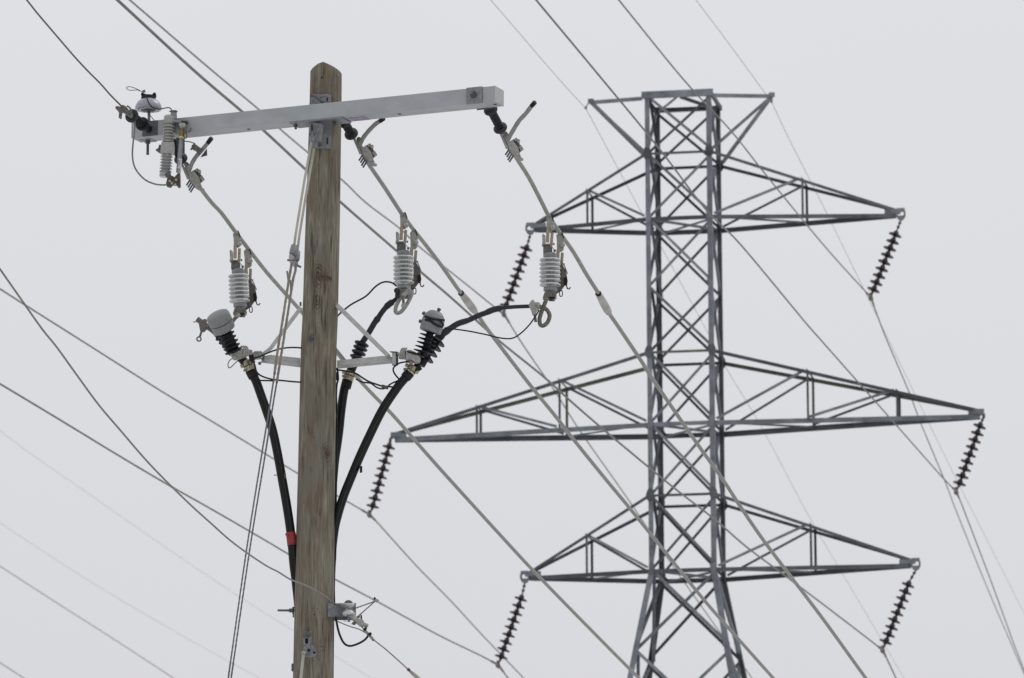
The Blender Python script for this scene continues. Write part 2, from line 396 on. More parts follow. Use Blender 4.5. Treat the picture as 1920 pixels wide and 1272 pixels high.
# peak: channel on the front, rear bar, side bars
zt = LV[0] + 0.075
def channel(p0, p1, h, fl, out, t=0.010):
    m = MB(); d = (p1 - p0).normalized(); c = (p0 + p1)/2; L = (p1 - p0).length/2
    m.box(c, d, out, ZZ, L, t/2, h/2)
    m.box(c - out*(fl/2 + t/2) + ZZ*(h/2 - t/2), d, out, ZZ, L, fl/2, t/2)
    m.box(c - out*(fl/2 + t/2) - ZZ*(h/2 - t/2), d, out, ZZ, L, fl/2, t/2)
    return m
channel(T(-TW - 0.06, -TW - 0.022, LV[0] + 0.0), T(TW + 0.05, -TW - 0.022, LV[0] + 0.0), 0.135, 0.05, -VV).build('head_channel', 'steel', tower)
channel(T(-TW, TW + 0.02, LV[0]), T(TW + 0.03, TW + 0.02, LV[0]), 0.085, 0.05, VV).build('head_channel', 'steel_dark', tower)
for s_ in (-1, 1):
    channel(T(s_*(TW + 0.02), -TW, LV[0]), T(s_*(TW + 0.02), TW + 0.05, LV[0]), 0.085, 0.04, UU*s_).build('head_channel', 'steel_dark', tower)

def lerp(a, b, t): return a + (b - a)*t
CLP = {-1: W(1098, 203, TY - TW), 1: W(1446.5, 191, TY - TW)}
def make_peak(s_, px, py):
    u, zz = TU(px, py, -TW)
    tip = T(u, -TW, zz)
    fit = MB().box(tip - s_*UU*0.02 - ZZ*0.01, UU, VV, ZZ, 0.055, 0.03, 0.042)
    e_ = CLP[s_]; fit.tube([tip + s_*UU*0.02 - ZZ*0.03, tip.lerp(e_, 0.5), e_], [0.02, 0.012, 0.02], 6)
    fit.lathe(e_ - VV*0.06, VV, [(0.012, 0), (0.024, 0.03), (0.024, 0.09), (0.012, 0.12)], 8)
    pk = fit.build('peak_arm', 'steel', tower)
    MB().angle(T(s_*(TW + 0.05), -TW + 0.0, LV[0] - 0.025), tip, 0.078, -ZZ, VV, 0.010).build('chord', 'steel', pk)
    MB().angle(tip - s_*UU*0.06 - ZZ*0.03, T(s_*TW, -TW - 0.02, LV[1] + 0.05), 0.062, UU*s_, VV, 0.009).build('brace', 'steel', pk)
    MB().angle(tip - s_*UU*0.04 - ZZ*0.03, T(s_*TW, TW + 0.02, LV[1] + 0.05), 0.062, UU*s_, VV, 0.009).build('brace', 'steel', pk)
    return CLP[s_]
PKL = make_peak(-1, 1106, 189); PKR = make_peak(1, 1449, 177)

def make_arm(s_, ztop, zbot, tip_px, posts, chw, hanger, tan=False, label=None):
    tu, tz = TU(tip_px[0], tip_px[1], 0.0)
    fit = MB()
    tp = T(tu, 0, tz)
    # tip box plates and hanging plate
    fit.box(tp - s_*UU*0.13, UU, VV, ZZ, 0.15, 0.045, 0.045 if hanger else 0.06)
    if hanger:
        fit.box(tp + s_*UU*0.03 + ZZ*0.03, UU, VV, ZZ, 0.075, 0.05, 0.03)
        for q in (-0.045, 0.105):
            fit.box(tp + s_*UU*q - ZZ*0.045, UU, VV, ZZ, 0.014, 0.05, 0.05)
        fit.prism([tp - s_*UU*0.06 - ZZ*0.085 - VV*0.03, tp - s_*UU*0.03 - ZZ*0.15 - VV*0.03, tp + s_*UU*0.03 - ZZ*0.19 - VV*0.03, tp + s_*UU*0.09 - ZZ*0.15 - VV*0.03, tp + s_*UU*0.12 - ZZ*0.085 - VV*0.03], VV*0.06)
    arm = fit.build('crossarm', 'steel', tower)
    zt_, zb_ = ztop, zbot
    ub = s_*TW
    def chordpt(sv, top, t):    # t = 0 at the body, 1 at the tip
        z0 = zt_ if top else zb_
        ztip = tz + (0.055 if top else -0.045)
        return T(lerp(ub, tu - s_*0.06, t), sv*TW*(1 - t), lerp(z0, ztip, t)) + VV*(sv*0.03*t)
    for sv in (-1, 1):
        MB().angle(chordpt(sv, False, 0), chordpt(sv, False, 1), chw, -ZZ, -VV*sv, 0.010).build('chord', 'steel' if tan and sv < 0 else 'steel_dark', arm)
        mt = 'steel_rust' if (tan and sv > 0) else 'steel_dark'
        MB().angle(chordpt(sv, True, 0), chordpt(sv, True, 1), chw*0.72, -ZZ, -VV*sv, 0.009).build('chord', mt, arm)
        prev = None
        for k, px in enumerate(posts):          # from the body outwards
            u, _ = TU(px, tip_px[1], -TW*0.5)
            t = (u - ub) / (tu - s_*0.06 - ub)
            top, bot = chordpt(sv, True, t), chordpt(sv, False, t)
            MB().angle(bot - VV*sv*0.015, top - VV*sv*0.015, 0.045, UU, -VV*sv, 0.007).build('post', mt if k == 0 else 'steel_dark', arm)
            inner = chordpt(sv, False, 0.0 if prev is None else prev)
            d = (top - inner).normalized()
            MB().angle(inner - VV*sv*0.03 + d*0.05, top - VV*sv*0.03 - d*0.03, 0.048, ZZ, -VV*sv, 0.007).build('brace', 'steel' if sv < 0 else 'steel_dark', arm)
            if sv == -1:
                other = chordpt(1, False, t)
                t2 = chordpt(1, True, t)
                MB().angle(top, t2, 0.04, UU, ZZ, 0.006).build('strut', 'steel', arm)
                MB().angle(chordpt(1, False, t), chordpt(-1, False, 0.0 if prev is None else prev) - ZZ*0.02, 0.035, UU, -ZZ, 0.006).build('strut', 'steel', arm)
            prev = t
    return tp
TIP = {}
TIP['TL'] = make_arm(-1, LV[1], LV[2], (997, 424), [1099], 0.082, True)
TIP['TR'] = make_arm(1, LV[1], LV[2], (1686, 397), [1503], 0.082, True)
TIP['ML'] = make_arm(-1, LV[4], LV[5], (735, 817), [1049, 890], 0.095, False, True)
TIP['MR'] = make_arm(1, LV[4], LV[5], (1843, 773), [1514, 1679], 0.095, False, True)
TIP['BL'] = make_arm(-1, LV[6], LV[7], (987, 1077), [1098], 0.082, True)
TIP['BR'] = make_arm(1, LV[6], LV[7], (1714, 1053), [1519], 0.082, True)

# ================================================================== SUSPENSION STRINGS
def disc_meshes():
    d = MB().lathe((0, 0, 0), (0, 0, -1), [(0.045, 0.045), (0.075, 0.048), (0.118, 0.058), (0.129, 0.068), (0.128, 0.082), (0.100, 0.086), (0.085, 0.088), (0.06, 0.085), (0.05, 0.10), (0.022, 0.10)], 20)
    c = MB().lathe((0, 0, 0), (0, 0, -1), [(0.026, -0.022), (0.036, -0.010), (0.050, 0.006), (0.055, 0.052), (0.03, 0.058)], 12)
    c.lathe((0, 0, 0), (0, 0, -1), [(0.030, 0.09), (0.026, 0.142)], 8)
    def me(mb, nm, mt):
        x = bpy.data.meshes.new(nm); x.from_pydata([tuple(p) for p in mb.v], [], mb.f); x.polygons.foreach_set('use_smooth', mb.sm); x.materials.append(M[mt]); return x
    return me(d, 'insulator_disc', 'redporc'), me(c, 'metal_cap', 'disccap')
DM, CM = disc_meshes()
CLAMP = {}
def string(key, first, last, bottom, label):
    tp = TIP[key]; Y = tp.y
    r0 = W(first[0], first[1], Y); r1 = W(last[0], last[1], Y); bt = W(bottom[0], bottom[1], Y)
    ax = (r1 - r0).normalized(); step = (r1 - r0).length / 8
    start = r0 - ax*0.07
    hang = tp + V((0.03 if key[1] == 'R' else -0.03, 0, -0.17 if key[0] != 'M' else -0.06))
    root = thing('insulator_string', hang, label, 'insulator', 'suspension insulator strings on the tower arms')
    lk = MB(); lk.tube([hang + V((0, 0, 0.03)), hang, start], 0.016, 6)
    for q in (0.25, 0.6):
        c = hang.lerp(start, q); lk.lathe(c - ax*0.03, ax, [(0.014, 0), (0.03, 0.012), (0.03, 0.045), (0.014, 0.06)], 8)
    lk.build('shackle', 'disccap', root)
    rot = ax.to_track_quat('-Z', 'Y')
    for i in range(9):
        d = bpy.data.objects.new('insulator_disc', DM); col.objects.link(d); d.parent = root
        d.location = start + ax*step*i - hang; d.rotation_mode = 'QUATERNION'
        wob = Matrix.Rotation(math.radians(random.uniform(-2.5, 2.5)), 3, 'X').to_quaternion()
        d.rotation_quaternion = rot @ wob
        c = bpy.data.objects.new('metal_cap', CM); col.objects.link(c); c.parent = d
    cl = MB(); e = start + ax*step*9
    cl.tube([e - ax*0.02, bt], [0.016, 0.02], 8)
    wd = V((0.17, 1, 0)).normalized()
    cl.tube([bt - wd*0.12 + V((0, 0, 0.01)), bt - wd*0.05 - V((0, 0, 0.02)), bt + wd*0.05 - V((0, 0, 0.02)), bt + wd*0.12 + V((0, 0, 0.01))], [0.025, 0.045, 0.045, 0.025], 10)
    cl.box(bt + V((0, 0, 0.03)), V((1, 0, 0)), V((0, 1, 0)), ZZ, 0.03, 0.05, 0.05)
    cl.build('suspension_clamp', 'alu_dark', root)
    CLAMP[key] = bt
string('TL', (986.5, 467), (948.5, 574), (945, 589), 'insulator string hanging from the upper left tower arm, just behind the right hand switch')
string('TR', (1678.5, 441), (1638, 544), (1633, 558), 'insulator string hanging from the tip of the upper right tower arm')
string('ML', (729, 839), (698.7, 949.7), (693, 965), 'insulator string hanging from the long middle left tower arm')
string('MR', (1837, 800), (1799, 907), (1793, 922), 'insulator string hanging from the long middle right tower arm')
string('BL', (976.6, 1123.7), (939.5, 1232), (934, 1247), 'insulator string hanging from the lowest left tower arm')
string('BR', (1702.6, 1097.4), (1661, 1204), (1655, 1219), 'insulator string hanging from the lowest right tower arm')

# ================================================================== TRANSMISSION CONDUCTORS
def ext(p, q, d):
    a = V((q[0] - p[0], q[1] - p[1])); a.normalize(); return (q[0] + a.x*d, q[1] + a.y*d)
T1, T2 = 0.19, 0.15
def line(name, at, near, far, r, mt, label, cat, group, armor=True, t1=T1, t2=T2):
    X0, Y0 = at.x, at.y
    pts = []
    if near:
        near = [ext(near[1], near[0], 500), ext(near[1], near[0], 250)] + near
        pts += smooth([inplane(a, b, X0, Y0, t1) for a, b in near] + [at.copy()], 6)
    if far:
        far = far + [ext(far[-2], far[-1], 300)]
        pts += smooth([at.copy()] + [inplane(a, b, X0, Y0, t2) for a, b in far], 6)[1 if pts else 0:]
    root = MB().tube(pts, r, 7).build(name, mt, None, at)
    tag(root, label, cat, group)
    if armor:
        # armour rods either side of the clamp
        i = min(range(len(pts)), key=lambda k: (pts[k] - at).length)
        def along(j, dist):
            out = [pts[j]]; L = 0; k = j; st = 1 if dist > 0 else -1
            d = (pts[k + st] - pts[k]).normalized(); return [pts[j], pts[j] + d*abs(dist)*0.85, pts[j] + d*abs(dist)]
        a1 = along(i, -0.75)[::-1]; a2 = along(i, 0.75)
        MB().tube(a1 + a2[1:], [r*1.05, r*1.6, r*1.8, r*1.6, r*1.05], 8).build('armor_rod', mt, root)
    return root
HG = 'bare transmission conductors carried by the lattice tower'
line('transmission_conductor', CLAMP['BR'], [(220, 0), (361, 130), (450.6, 206.7), (500, 250), (571.8, 317), (639.4, 380), (742.5, 469.7), (790, 511), (840, 553.3), (884.8, 593.4), (936.8, 640), (1021, 708), (1073, 755), (1145, 817), (1260, 912), (1338.6, 973), (1400, 1026), (1465.7, 1075), (1560, 1146)],
     [(1680, 1272), (1740, 1400)], 0.0150, 'hvwire', 'thick blurred wire from the top left, behind the pole, to the lowest right insulator string', 'wire', HG)
line('transmission_conductor', CLAMP['TL'], [(243, 0), (394.6, 130), (483, 203.7), (525.5, 242.5), (575.7, 285), (640.6, 337), (685.7, 380), (748.5, 427.8), (787, 463.7), (880, 538), (927, 576)],
     [(976, 640), (1021, 706), (1042.6, 737), (1088, 809), (1178.6, 938), (1251, 1046), (1356, 1195), (1410, 1272)], 0.0140, 'hvwire', 'thinner blurred wire from the top left, ending at the upper left insulator string', 'wire', HG)
line('transmission_conductor', CLAMP['ML'], [(0, 542), (50, 574), (160, 643.5), (256, 704.5), (320, 744.5), (400, 792), (555, 886), (631, 929)],
     [(712, 985), (779.7, 1060), (850, 1132), (900, 1186.5), (982, 1272)], 0.0140, 'hvwire', 'blurred wire from the left edge passing behind the pole to the middle left insulator string', 'wire', HG)
line('transmission_conductor', CLAMP['BL'], [(0, 720), (100, 780), (230, 859), (320, 912), (400, 957), (500, 1015), (541.7, 1039.6), (630.5, 1087.7), (705, 1127), (820, 1190), (900, 1229)],
     [(953, 1272), (1010, 1345)], 0.0140, 'hvwire', 'blurred wire from the left edge passing behind the pole to the lowest left insulator string', 'wire', HG)
line('transmission_conductor', CLAMP['TR'], [(1160, 0), (1282, 150), (1368, 242.7), (1428, 318), (1497, 403), (1560, 478)],
     [(1648, 600), (1663.7, 640), (1704.6, 736), (1728, 797.5), (1771.7, 902.5), (1793.5, 960), (1850, 1100), (1895, 1205), (1922, 1268)], 0.0125, 'hvwire', 'wire from the top edge over the tower head to the upper right insulator string', 'wire', HG)
line('transmission_conductor', CLAMP['MR'], [(1005, 0), (1130, 150), (1236, 279), (1323.8, 393.8), (1389.6, 460), (1506, 600), (1541, 640), (1608, 715.8), (1675.4, 791.7), (1763, 890.8)],
     [(1806.7, 955), (1860, 1095), (1900, 1205), (1922, 1262)], 0.0125, 'hvwire', 'wire from the top edge crossing the tower body down to the middle right insulator string', 'wire', HG)
GG = 'thin shield wires on the tower peaks'
line('shield_wire', PKL, [(920, 0), (975, 64), (1031.6, 130), (1080, 184)],
     [(1150, 300), (1204, 401), (1238, 460), (1331, 631.5), (1366, 698), (1430, 805), (1512, 960), (1570, 1060), (1650, 1195), (1695, 1272)], 0.0052, 'hvwire', 'very thin wire clamped at the left peak of the tower head', 'wire', GG, False)
line('shield_wire', PKR, [(1305, 0), (1368, 84), (1425, 162)],
     [(1480, 262), (1550, 400), (1611.8, 526.6), (1690, 686.7), (1786, 885), (1824, 960), (1920, 1150)], 0.0052, 'hvwire', 'very thin wire clamped at the right peak of the tower head', 'wire', GG, False)
# a second line far beyond, only its wires in view
def farline(pts, Y, r, label, group):
    pts = [ext(pts[1], pts[0], 300)] + pts + [ext(pts[-2], pts[-1], 300)]
    P = [W(a, b, Y + (a - 0) * 0.05) for a, b in pts]
    o = MB().tube(smooth(P, 4), r, 6).build('distant_wire', 'hvwire', None, P[1]); tag(o, label, 'wire', group)
farline([(0, 808), (60, 853), (150, 915), (320, 1033), (450, 1120), (550, 1183), (640, 1238), (760, 1310)], 260, 0.0065, 'faint far wire rising to the left edge, uppermost of the distant wires', 'distant wires low on the left')
farline([(0, 981), (160, 1085), (320, 1180), (450, 1252), (560, 1310)], 262, 0.0065, 'faint far wire, second of the distant wires from the top at the left edge', 'distant wires low on the left')
farline([(0, 1062), (110, 1133), (220, 1203), (330, 1275)], 215, 0.017, 'soft grey far wire crossing the lower left corner, the longer of the two darker ones', 'distant wires low on the left')
farline([(0, 1243), (45, 1272), (100, 1308)], 215, 0.019, 'soft grey far wire cutting the very corner at the bottom left', 'distant wires low on the left')

# ================================================================== UTILITY POLE
PY = 43.0
PC = [(611.8, 100, 30.3), (611.3, 150, 30.6), (610.5, 195, 31), (607.3, 330, 32), (603.5, 470, 33.3), (599.8, 600, 34), (597.5, 650, 34.4), (594, 850, 35.4), (590.3, 1060, 36.9), (586.6, 1272, 37.8)]
cen = [W(a, b, PY) for a, b, c in PC]; rad = [c*PX for a, b, c in PC]
dn = (cen[-1] - cen[3]).normalized()
while cen[-1].z > 0.3:
    cen.append(cen[-1] + dn*0.9); rad.append(rad[-1] + 0.004)
s = -cen[-1].z / dn.z; cen.append(cen[-1] + dn*s); rad.append(rad[-1] + 0.002)
PB = cen[-1].copy()
def poleat(py):
    c = W(597, py, PY).z
    for i in range(len(cen) - 1):
        if cen[i].z >= c >= cen[i+1].z:
            t = (cen[i].z - c)/(cen[i].z - cen[i+1].z); return cen[i].lerp(cen[i+1], t), rad[i]*(1-t) + rad[i+1]*t
    return cen[0], rad[0]
def onpole(px, py, out=0.0):
    """place on the pole's near surface"""
    c, r = poleat(py); X = (px - 960)/FPX*PY/ (CT) * 1.0
    X = W(px, py, PY - r*0.7).x
    dx = max(-0.999, min(0.999, (X - c.x)/(r)))
    y = c.y - r*math.sqrt(1 - dx*dx) - out
    return W(px, py, y)
KNOTS = [(tuple(onpole(597, 520) - PB), 0.075), (tuple(onpole(595, 565) - PB), 0.055), (tuple(onpole(613, 850) - PB), 0.06), (tuple(onpole(583, 880) - PB), 0.02), (tuple(onpole(600, 960) - PB), 0.018)]
M['wood'] = wood()
pm = MB(); n = 56; vs = []
dense_c, dense_r = [], []
for i in range(len(cen) - 1):
    k = max(1, int((cen[i] - cen[i+1]).length / 0.08))
    for j in range(k): dense_c.append(cen[i].lerp(cen[i+1], j/k)); dense_r.append(rad[i] + (rad[i+1]-rad[i])*j/k)
dense_c.append(cen[-1]); dense_r.append(rad[-1])
from mathutils import noise as mn
top_z = W(605, 118, PY).z
ridge = V((math.sin(math.radians(-12)), math.cos(math.radians(-12)), 0)); across = V((ridge.y, -ridge.x, 0))
TOPW = W(605, 117.5, PY - 0.10)
for i, (c, r) in enumerate(zip(dense_c, dense_r)):
    for k in range(n):
        a = 2*math.pi*k/n; q = V((math.cos(a), math.sin(a), 0))
        rr = r*(1 + 0.016*mn.noise(V((q.x*1.5, q.y*1.5, c.z*0.8))) + 0.010*mn.noise(V((q.x*7, q.y*7, c.z*2.2))))
        vs.append(c + q*rr)
m_ = len(dense_c)
fs = [[i*n+k, (i+1)*n+k, (i+1)*n+(k+1) % n, i*n+(k+1) % n] for i in range(m_-1) for k in range(n)]
pm.add(vs, fs, True)
pm.f.append([k for k in range(n)]); pm.sm.append(False)
pole = pm.build('utility_pole', 'wood', None, PB)
tag(pole, 'weathered wooden utility pole with a roof cut top carrying the grey crossarm', 'pole')
# cut the roof shaped top
import bmesh
bm = bmesh.new(); bm.from_mesh(pole.data)
rp = TOPW - PB
for sgn, slope, ox, oy in ((1, 0.43, 0, 0), (-1, 0.30, 0, 0), (-1, 0.75, -10, 3.2), (-1, 1.9, -18, 9.5)):
    nrm = (across*sgn*slope + ZZ).normalized(); rp = TOPW - PB + across*ox*PX - ZZ*oy*PX
    geom = bm.verts[:] + bm.edges[:] + bm.faces[:]
    res = bmesh.ops.bisect_plane(bm, geom=geom, plane_co=rp, plane_no=nrm, clear_outer=True)
    ed = [e for e in res['geom_cut'] if isinstance(e, bmesh.types.BMEdge)]
    bmesh.ops.contextual_create(bm, geom=ed)
bmesh.ops.recalc_face_normals(bm, faces=bm.faces)
bm.to_mesh(pole.data); bm.free()
MB().lathe(onpole(604.5, 146, 0.002), (0, 1, 0), [(0.0095, 0), (0.0095, 0.02)], 14).build('bolt_hole', 'hole', pole)
b = MB(); p = onpole(585, 635, 0.004)
b.prism([p + V((0, 0, 0.042)), p + V((0.034, 0, 0)), p + V((0, 0, -0.042)), p + V((-0.034, 0, 0))], V((0, 0.008, 0))).build('washer', 'galv_dark', pole)
MB().lathe(p, (0.15, -1, 0.1), [(0.017, 0), (0.017, 0.014), (0.009, 0.014), (0.009, 0.05)], 6, False).build('bolt', 'galv_dark', pole)
# torn knot
k0 = [(594.5, 514.5), (603, 515), (610, 518), (617, 518.5), (622.5, 521), (622, 525), (614, 525), (606, 525), (601, 520), (597, 519)]
kp = [onpole(a, b_, 0.0015) for a, b_ in k0]
MB().prism(kp, V((0, -0.003, 0))).build('knot_scar', 'redwood', pole)
fl = MB()
for (a, b_, w_) in [(594, 523, 1.6), (592.5, 526, 1.2), (596, 515, 2.2), (585, 1141, 1.6), (586.3, 1144, 1.1), (595.5, 1141.5, 1.2), (599, 1148, 1.8), (604, 1149, 1), (588.5, 1152.5, 1.8), (590, 1152.8, 1.2), (572, 1152, 1.4), (576, 1151, .8),
                   (602, 1212.5, 1.6), (605, 1213, 1.4), (611, 1214, 1.1), (604, 1219.5, 1.7), (607.5, 1219.5, 1.6), (589, 1240, 1.3), (587, 1239.4, 1), (599, 1237, 1.2), (611.5, 1237, .9), (595, 1255, 1.1), (581, 1178, .9), (577, 1179, .9)]:
    q = onpole(a, b_, 0.0015); r_ = w_*PX*0.55
    fl.add([q + V((math.cos(t)*r_*random.uniform(.7, 1.3), -0.001, math.sin(t)*r_*random.uniform(.7, 1.5))) for t in [x*math.pi/3 for x in range(6)]], [[0, 5, 4, 3, 2, 1]])
fl.build('nail_mark', 'hole', pole)['kind'] = 'stuff'
# knot in the lower half: raised rim with dark heart
kk = onpole(612.5, 849)
MB().lathe(kk + V((0, 0.012, 0)), (0.1, -1, 0), [(0.026, 0), (0.022, 0.014), (0.012, 0.018), (0.004, 0.0175)], 16).build('knot', 'redwood', pole)
# through bolt sticking out to the left
q = W(552, 1145, PY)
MB().tube([q, W(520.5, 1144.8, PY)], 0.0085, 8).build('through_bolt', 'galv_dark', pole)
MB().lathe(W(549.5, 1145, PY), (-1, 0, 0), [(0.03, 0), (0.03, 0.006), (0.017, 0.006), (0.017, 0.03)], 6, False).build('nut', 'galv_dark', pole)
MB().tube([W(550.5, 1138, PY), W(550.0, 1158, PY)], 0.006, 6).build('washer', 'galv_dark', pole)
MB().box(W(549.5, 1252, PY), V((1, 0, 0)), V((0, 1, 0)), ZZ, 0.012, 0.03, 0.028).build('washer', 'galv_dark', pole, bevel=0.005)

# ================================================================== CROSSARM
AY = PY - 0.13 - 0.178                # forward distance of its near face beside the pole
def armsolve():
    best = None
    for i in range(2000):
        psi = math.radians(10 + i*0.01)
        P0 = W(610, 222.6, AY); nrm = V((math.sin(psi), math.cos(psi), 0))
        def hit(px, py):
            r = ray(px, py); t = (P0 - V((0, 0, CAMZ))).dot(nrm) / r.dot(nrm); return V((0, 0, CAMZ)) + r*t
        a, b_ = hit(247, 259), hit(927.4, 190.5)
        e = abs(a.z - b_.z)
        if best is None or e < best[0]: best = (e, psi, a, b_)
    return best
_, PSI, a0, a1 = armsolve()
AU = (a1 - a0).normalized(); AV = V((math.sin(PSI), math.cos(PSI), 0)); AL = (a1 - a0).length
AH, AD = 0.1235, 0.172
print('arm yaw', math.degrees(PSI), 'len', AL, 'Y', a0.y, a1.y, 'z', a0.z, 'pole z', cen[0].z, 'tan', math.tan(PSI))
def A(u, v, w): return a0 + AU*u + AV*v + ZZ*w
def au(px):          # arm coordinate u on the near face for a photo column
    lo, hi = 0, AL
    r = ray(px, 220); k = r.x/r.y
    # (a0.x + AU.x u) = k (a0.y + AU.y u)
    return (k*a0.y - a0.x)/(AU.x - k*AU.y)
arm = MB().box(A(AL/2, AD/2, AH/2), AU, AV, ZZ, AL/2 - 0.004, AD/2, AH/2).build('crossarm', 'arm', None, A(AL/2, AD/2, 0), bevel=0.004)
tag(arm, 'long light grey square fibreglass crossarm bolted across the top of the wooden pole', 'crossarm')
for u_ in (0.0, AL):
    MB().box(A(u_, AD/2, AH/2), AU, AV, ZZ, 0.0045, AD/2 + 0.001, AH/2 + 0.001).build('end_cap', 'armcap', arm, bevel=0.002)
def plate(px0, px1, w0, w1, mt, bolt):
    u0, u1 = au(px0), au(px1)
    pl = MB().box(A((u0+u1)/2, -0.004, (w0+w1)/2), AU, AV, ZZ, (u1-u0)/2, 0.0045, (w1-w0)/2).build('washer_plate', mt, arm, bevel=0.002)
    if bolt:
        c = A((u0+u1)/2 - 0.005, -0.008, (w0+w1)/2 + 0.005)
        MB().lathe(c, -AV + AU*0.1, [(0.032, 0), (0.03, 0.004), (0.021, 0.004), (0.021, 0.020), (0.010, 0.020), (0.009, 0.04)], 6, False).build('bolt', 'galv_dark', pl)
plate(875, 905, -0.004, AH + 0.004, 'galv', True)
plate(268, 296, 0.0, AH - 0.002, 'galv_dark', False)
MB().box(A(au(905) - 0.06, AD + 0.004, AH/2 - 0.004), AU, AV, ZZ, 0.062, 0.004, AH/2 + 0.004).build('washer_plate', 'galv_dark', arm)
for px in (450, 733, 912):
    u_ = au(px) + 0.035
    MB().lathe(A(u_, AD*0.5, -0.0015), -ZZ, [(0.013, 0), (0.013, 0.001)], 14).build('bolt_hole', 'hole', arm)
for px in (477, 552, 698, 843):
    MB().lathe(A(au(px), AD*0.45, AH + 0.0008), ZZ, [(0.011, 0), (0.011, 0.001)], 12).build('bolt_hole', 'hole', arm)
u0 = au(640) + 0.035
MB().box(A(u0 + 0.06, AD*0.62, -0.002), AU, AV, ZZ, 0.075, 0.055, 0.001).build('sticker', 'purple', arm)
# mounting bracket
gb = thing('mounting_bracket', A(au(605), AD, -0.1), 'galvanised mounting bracket with plates above and below the crossarm where it meets the pole', 'bracket')
MB().box(A(au(592), AD*0.5, -0.006), AU, AV, ZZ, 0.225, AD*0.52, 0.005).build('shelf_plate', 'galv', gb, bevel=0.002)
def ppl(x0, x1, y0, y1, name, mt, out=0.012, th=0.010):
    a_, b_, c_, d_ = onpole(x0, y0), onpole(x1, y0), onpole(x1, y1), onpole(x0, y1)
    cc_, rr_ = poleat((y0 + y1)/2); yy = cc_.y - rr_ - out
    return MB().prism([W(x0, y0, yy), W(x1, y0, yy), W(x1, y1, yy), W(x0, y1, yy)], V((0, th, 0))).build(name, mt, gb, bevel=0.002)
ppl(583, 621, 177, 200, 'upper_plate', 'galv', 0.012)
ppl(594, 621, 228, 279, 'lower_plate', 'galv', 0.012)
ppl(581, 590, 226, 262, 'lower_plate', 'galv_dark', 0.008)
for (x0, x1, y0, y1) in ((612.4, 614.8, 183.5, 190), (612.4, 614.9, 259, 271)):
    cc_, rr_ = poleat(y1); yy = cc_.y - rr_ - 0.0155
    MB().prism([W(x0, y0, yy), W(x1, y0, yy), W(x1, y1, yy), W(x0, y1, yy)], V((0, 0.003, 0))).build('slot', 'hole', gb)
MB().tube([W(582, 179, 42.80), W(592, 181, 42.79), W(601, 188, 42.78), W(606, 194, 42.78)], 0.011, 8).build('hook_bolt', 'galv_dark', gb)
MB().tube([W(600, 183, 42.80), W(614, 178, 42.79)], 0.008, 8).build('hook_bolt', 'galv', gb)
for (x, y) in ((554.5, 235), (627, 229)):
    MB().lathe(W(x, y, 42.80 - (x - 590)*PX*0.4), -ZZ, [(0.018, 0), (0.018, 0.014), (0.011, 0.014), (0.011, 0.032)], 6, False).build('bolt', 'galv_dark', gb)
web = MB()
yb = 42.74
web.prism([W(586, 231, yb), W(602, 231, yb), W(600, 244, yb), W(598, 270, yb), W(592, 276, yb), W(590, 250, yb)], V((0.02, 0.05, 0)))
web.build('web_plate', 'galv', gb, bevel=0.002)
MB().lathe(W(599, 271, 42.77), (0.1, -1, 0), [(0.022, 0), (0.022, 0.02), (0.012, 0.02), (0.012, 0.035)], 6, False).build('bolt', 'galv_dark', gb)

# ================================================================== COVERED LINE CONDUCTORS AND THEIR CLAMPS
CTAN = 0.30
YL, YM, YR = a0.y + 0.45, 43.22, a1.y + 0.52
LC = {
 'L': [(349, 316), (365, 337), (375, 352), (396.6, 380), (415.4, 400), (440.6, 434), (463, 463.5), (496, 506), (518, 531.5), (558.8, 577.5), (620, 648), (679.4, 719), (735.5, 777.5), (779.7, 828), (831, 886), (900, 962), (924.7, 989), (1002.3, 1073), (1104.7, 1178), (1198, 1272), (1320, 1393)],
 'M': [(672, 262), (680, 286), (689.7, 305.4), (720, 350), (739.5, 380), (754.5, 403), (775.4, 431), (799.3, 461), (829, 500), (865, 551), (891, 584.5), (911, 613.5), (933, 643), (991, 718.5), (1042.5, 782), (1072.7, 821), (1130, 892), (1178, 950), (1251, 1040), (1324, 1130), (1400, 1216), (1450, 1272), (1560, 1395)],
 'R': [(946, 256), (956, 276), (968.7, 297), (992.3, 334.4), (1016, 380), (1028.7, 405), (1050, 437), (1075.8, 474), (1099.4, 514.4), (1123, 552), (1142, 587.5), (1160, 614), (1199.6, 673), (1223.7, 711), (1260, 764), (1307, 832), (1355, 899), (1386.8, 948), (1427.7, 1008), (1480.4, 1078.4), (1544.7, 1163), (1622, 1270), (1700, 1375)]}
Y0s = {'L': YL, 'M': YM, 'R': YR}
CN = {}
for k in 'LMR':
    f = LC[k][0]; p0 = W(f[0], f[1], Y0s[k]); CN[k] = [inplane(a, b_, p0.x, p0.y, CTAN) for a, b_ in LC[k]]
TAILS = {'L': [(354, 322), (357, 314), (361, 304.6), (368.6, 292.8), (379, 281.5), (390, 268), (396, 260)],
         'M': [(673.5, 274), (677.7, 265), (682.5, 256.6), (691.9, 245), (704, 233), (713, 227), (719, 222.6)],
         'R': [(950.5, 265), (955.5, 256), (965, 239.6), (974, 226), (986, 213), (996.8, 199), (1002.5, 192.5)]}
names = {'L': 'leftmost', 'M': 'middle', 'R': 'rightmost'}
SL = {'M': ((864.5, 550), (891.5, 585.5)), 'R': ((1122, 551), (1142.5, 588.5))}
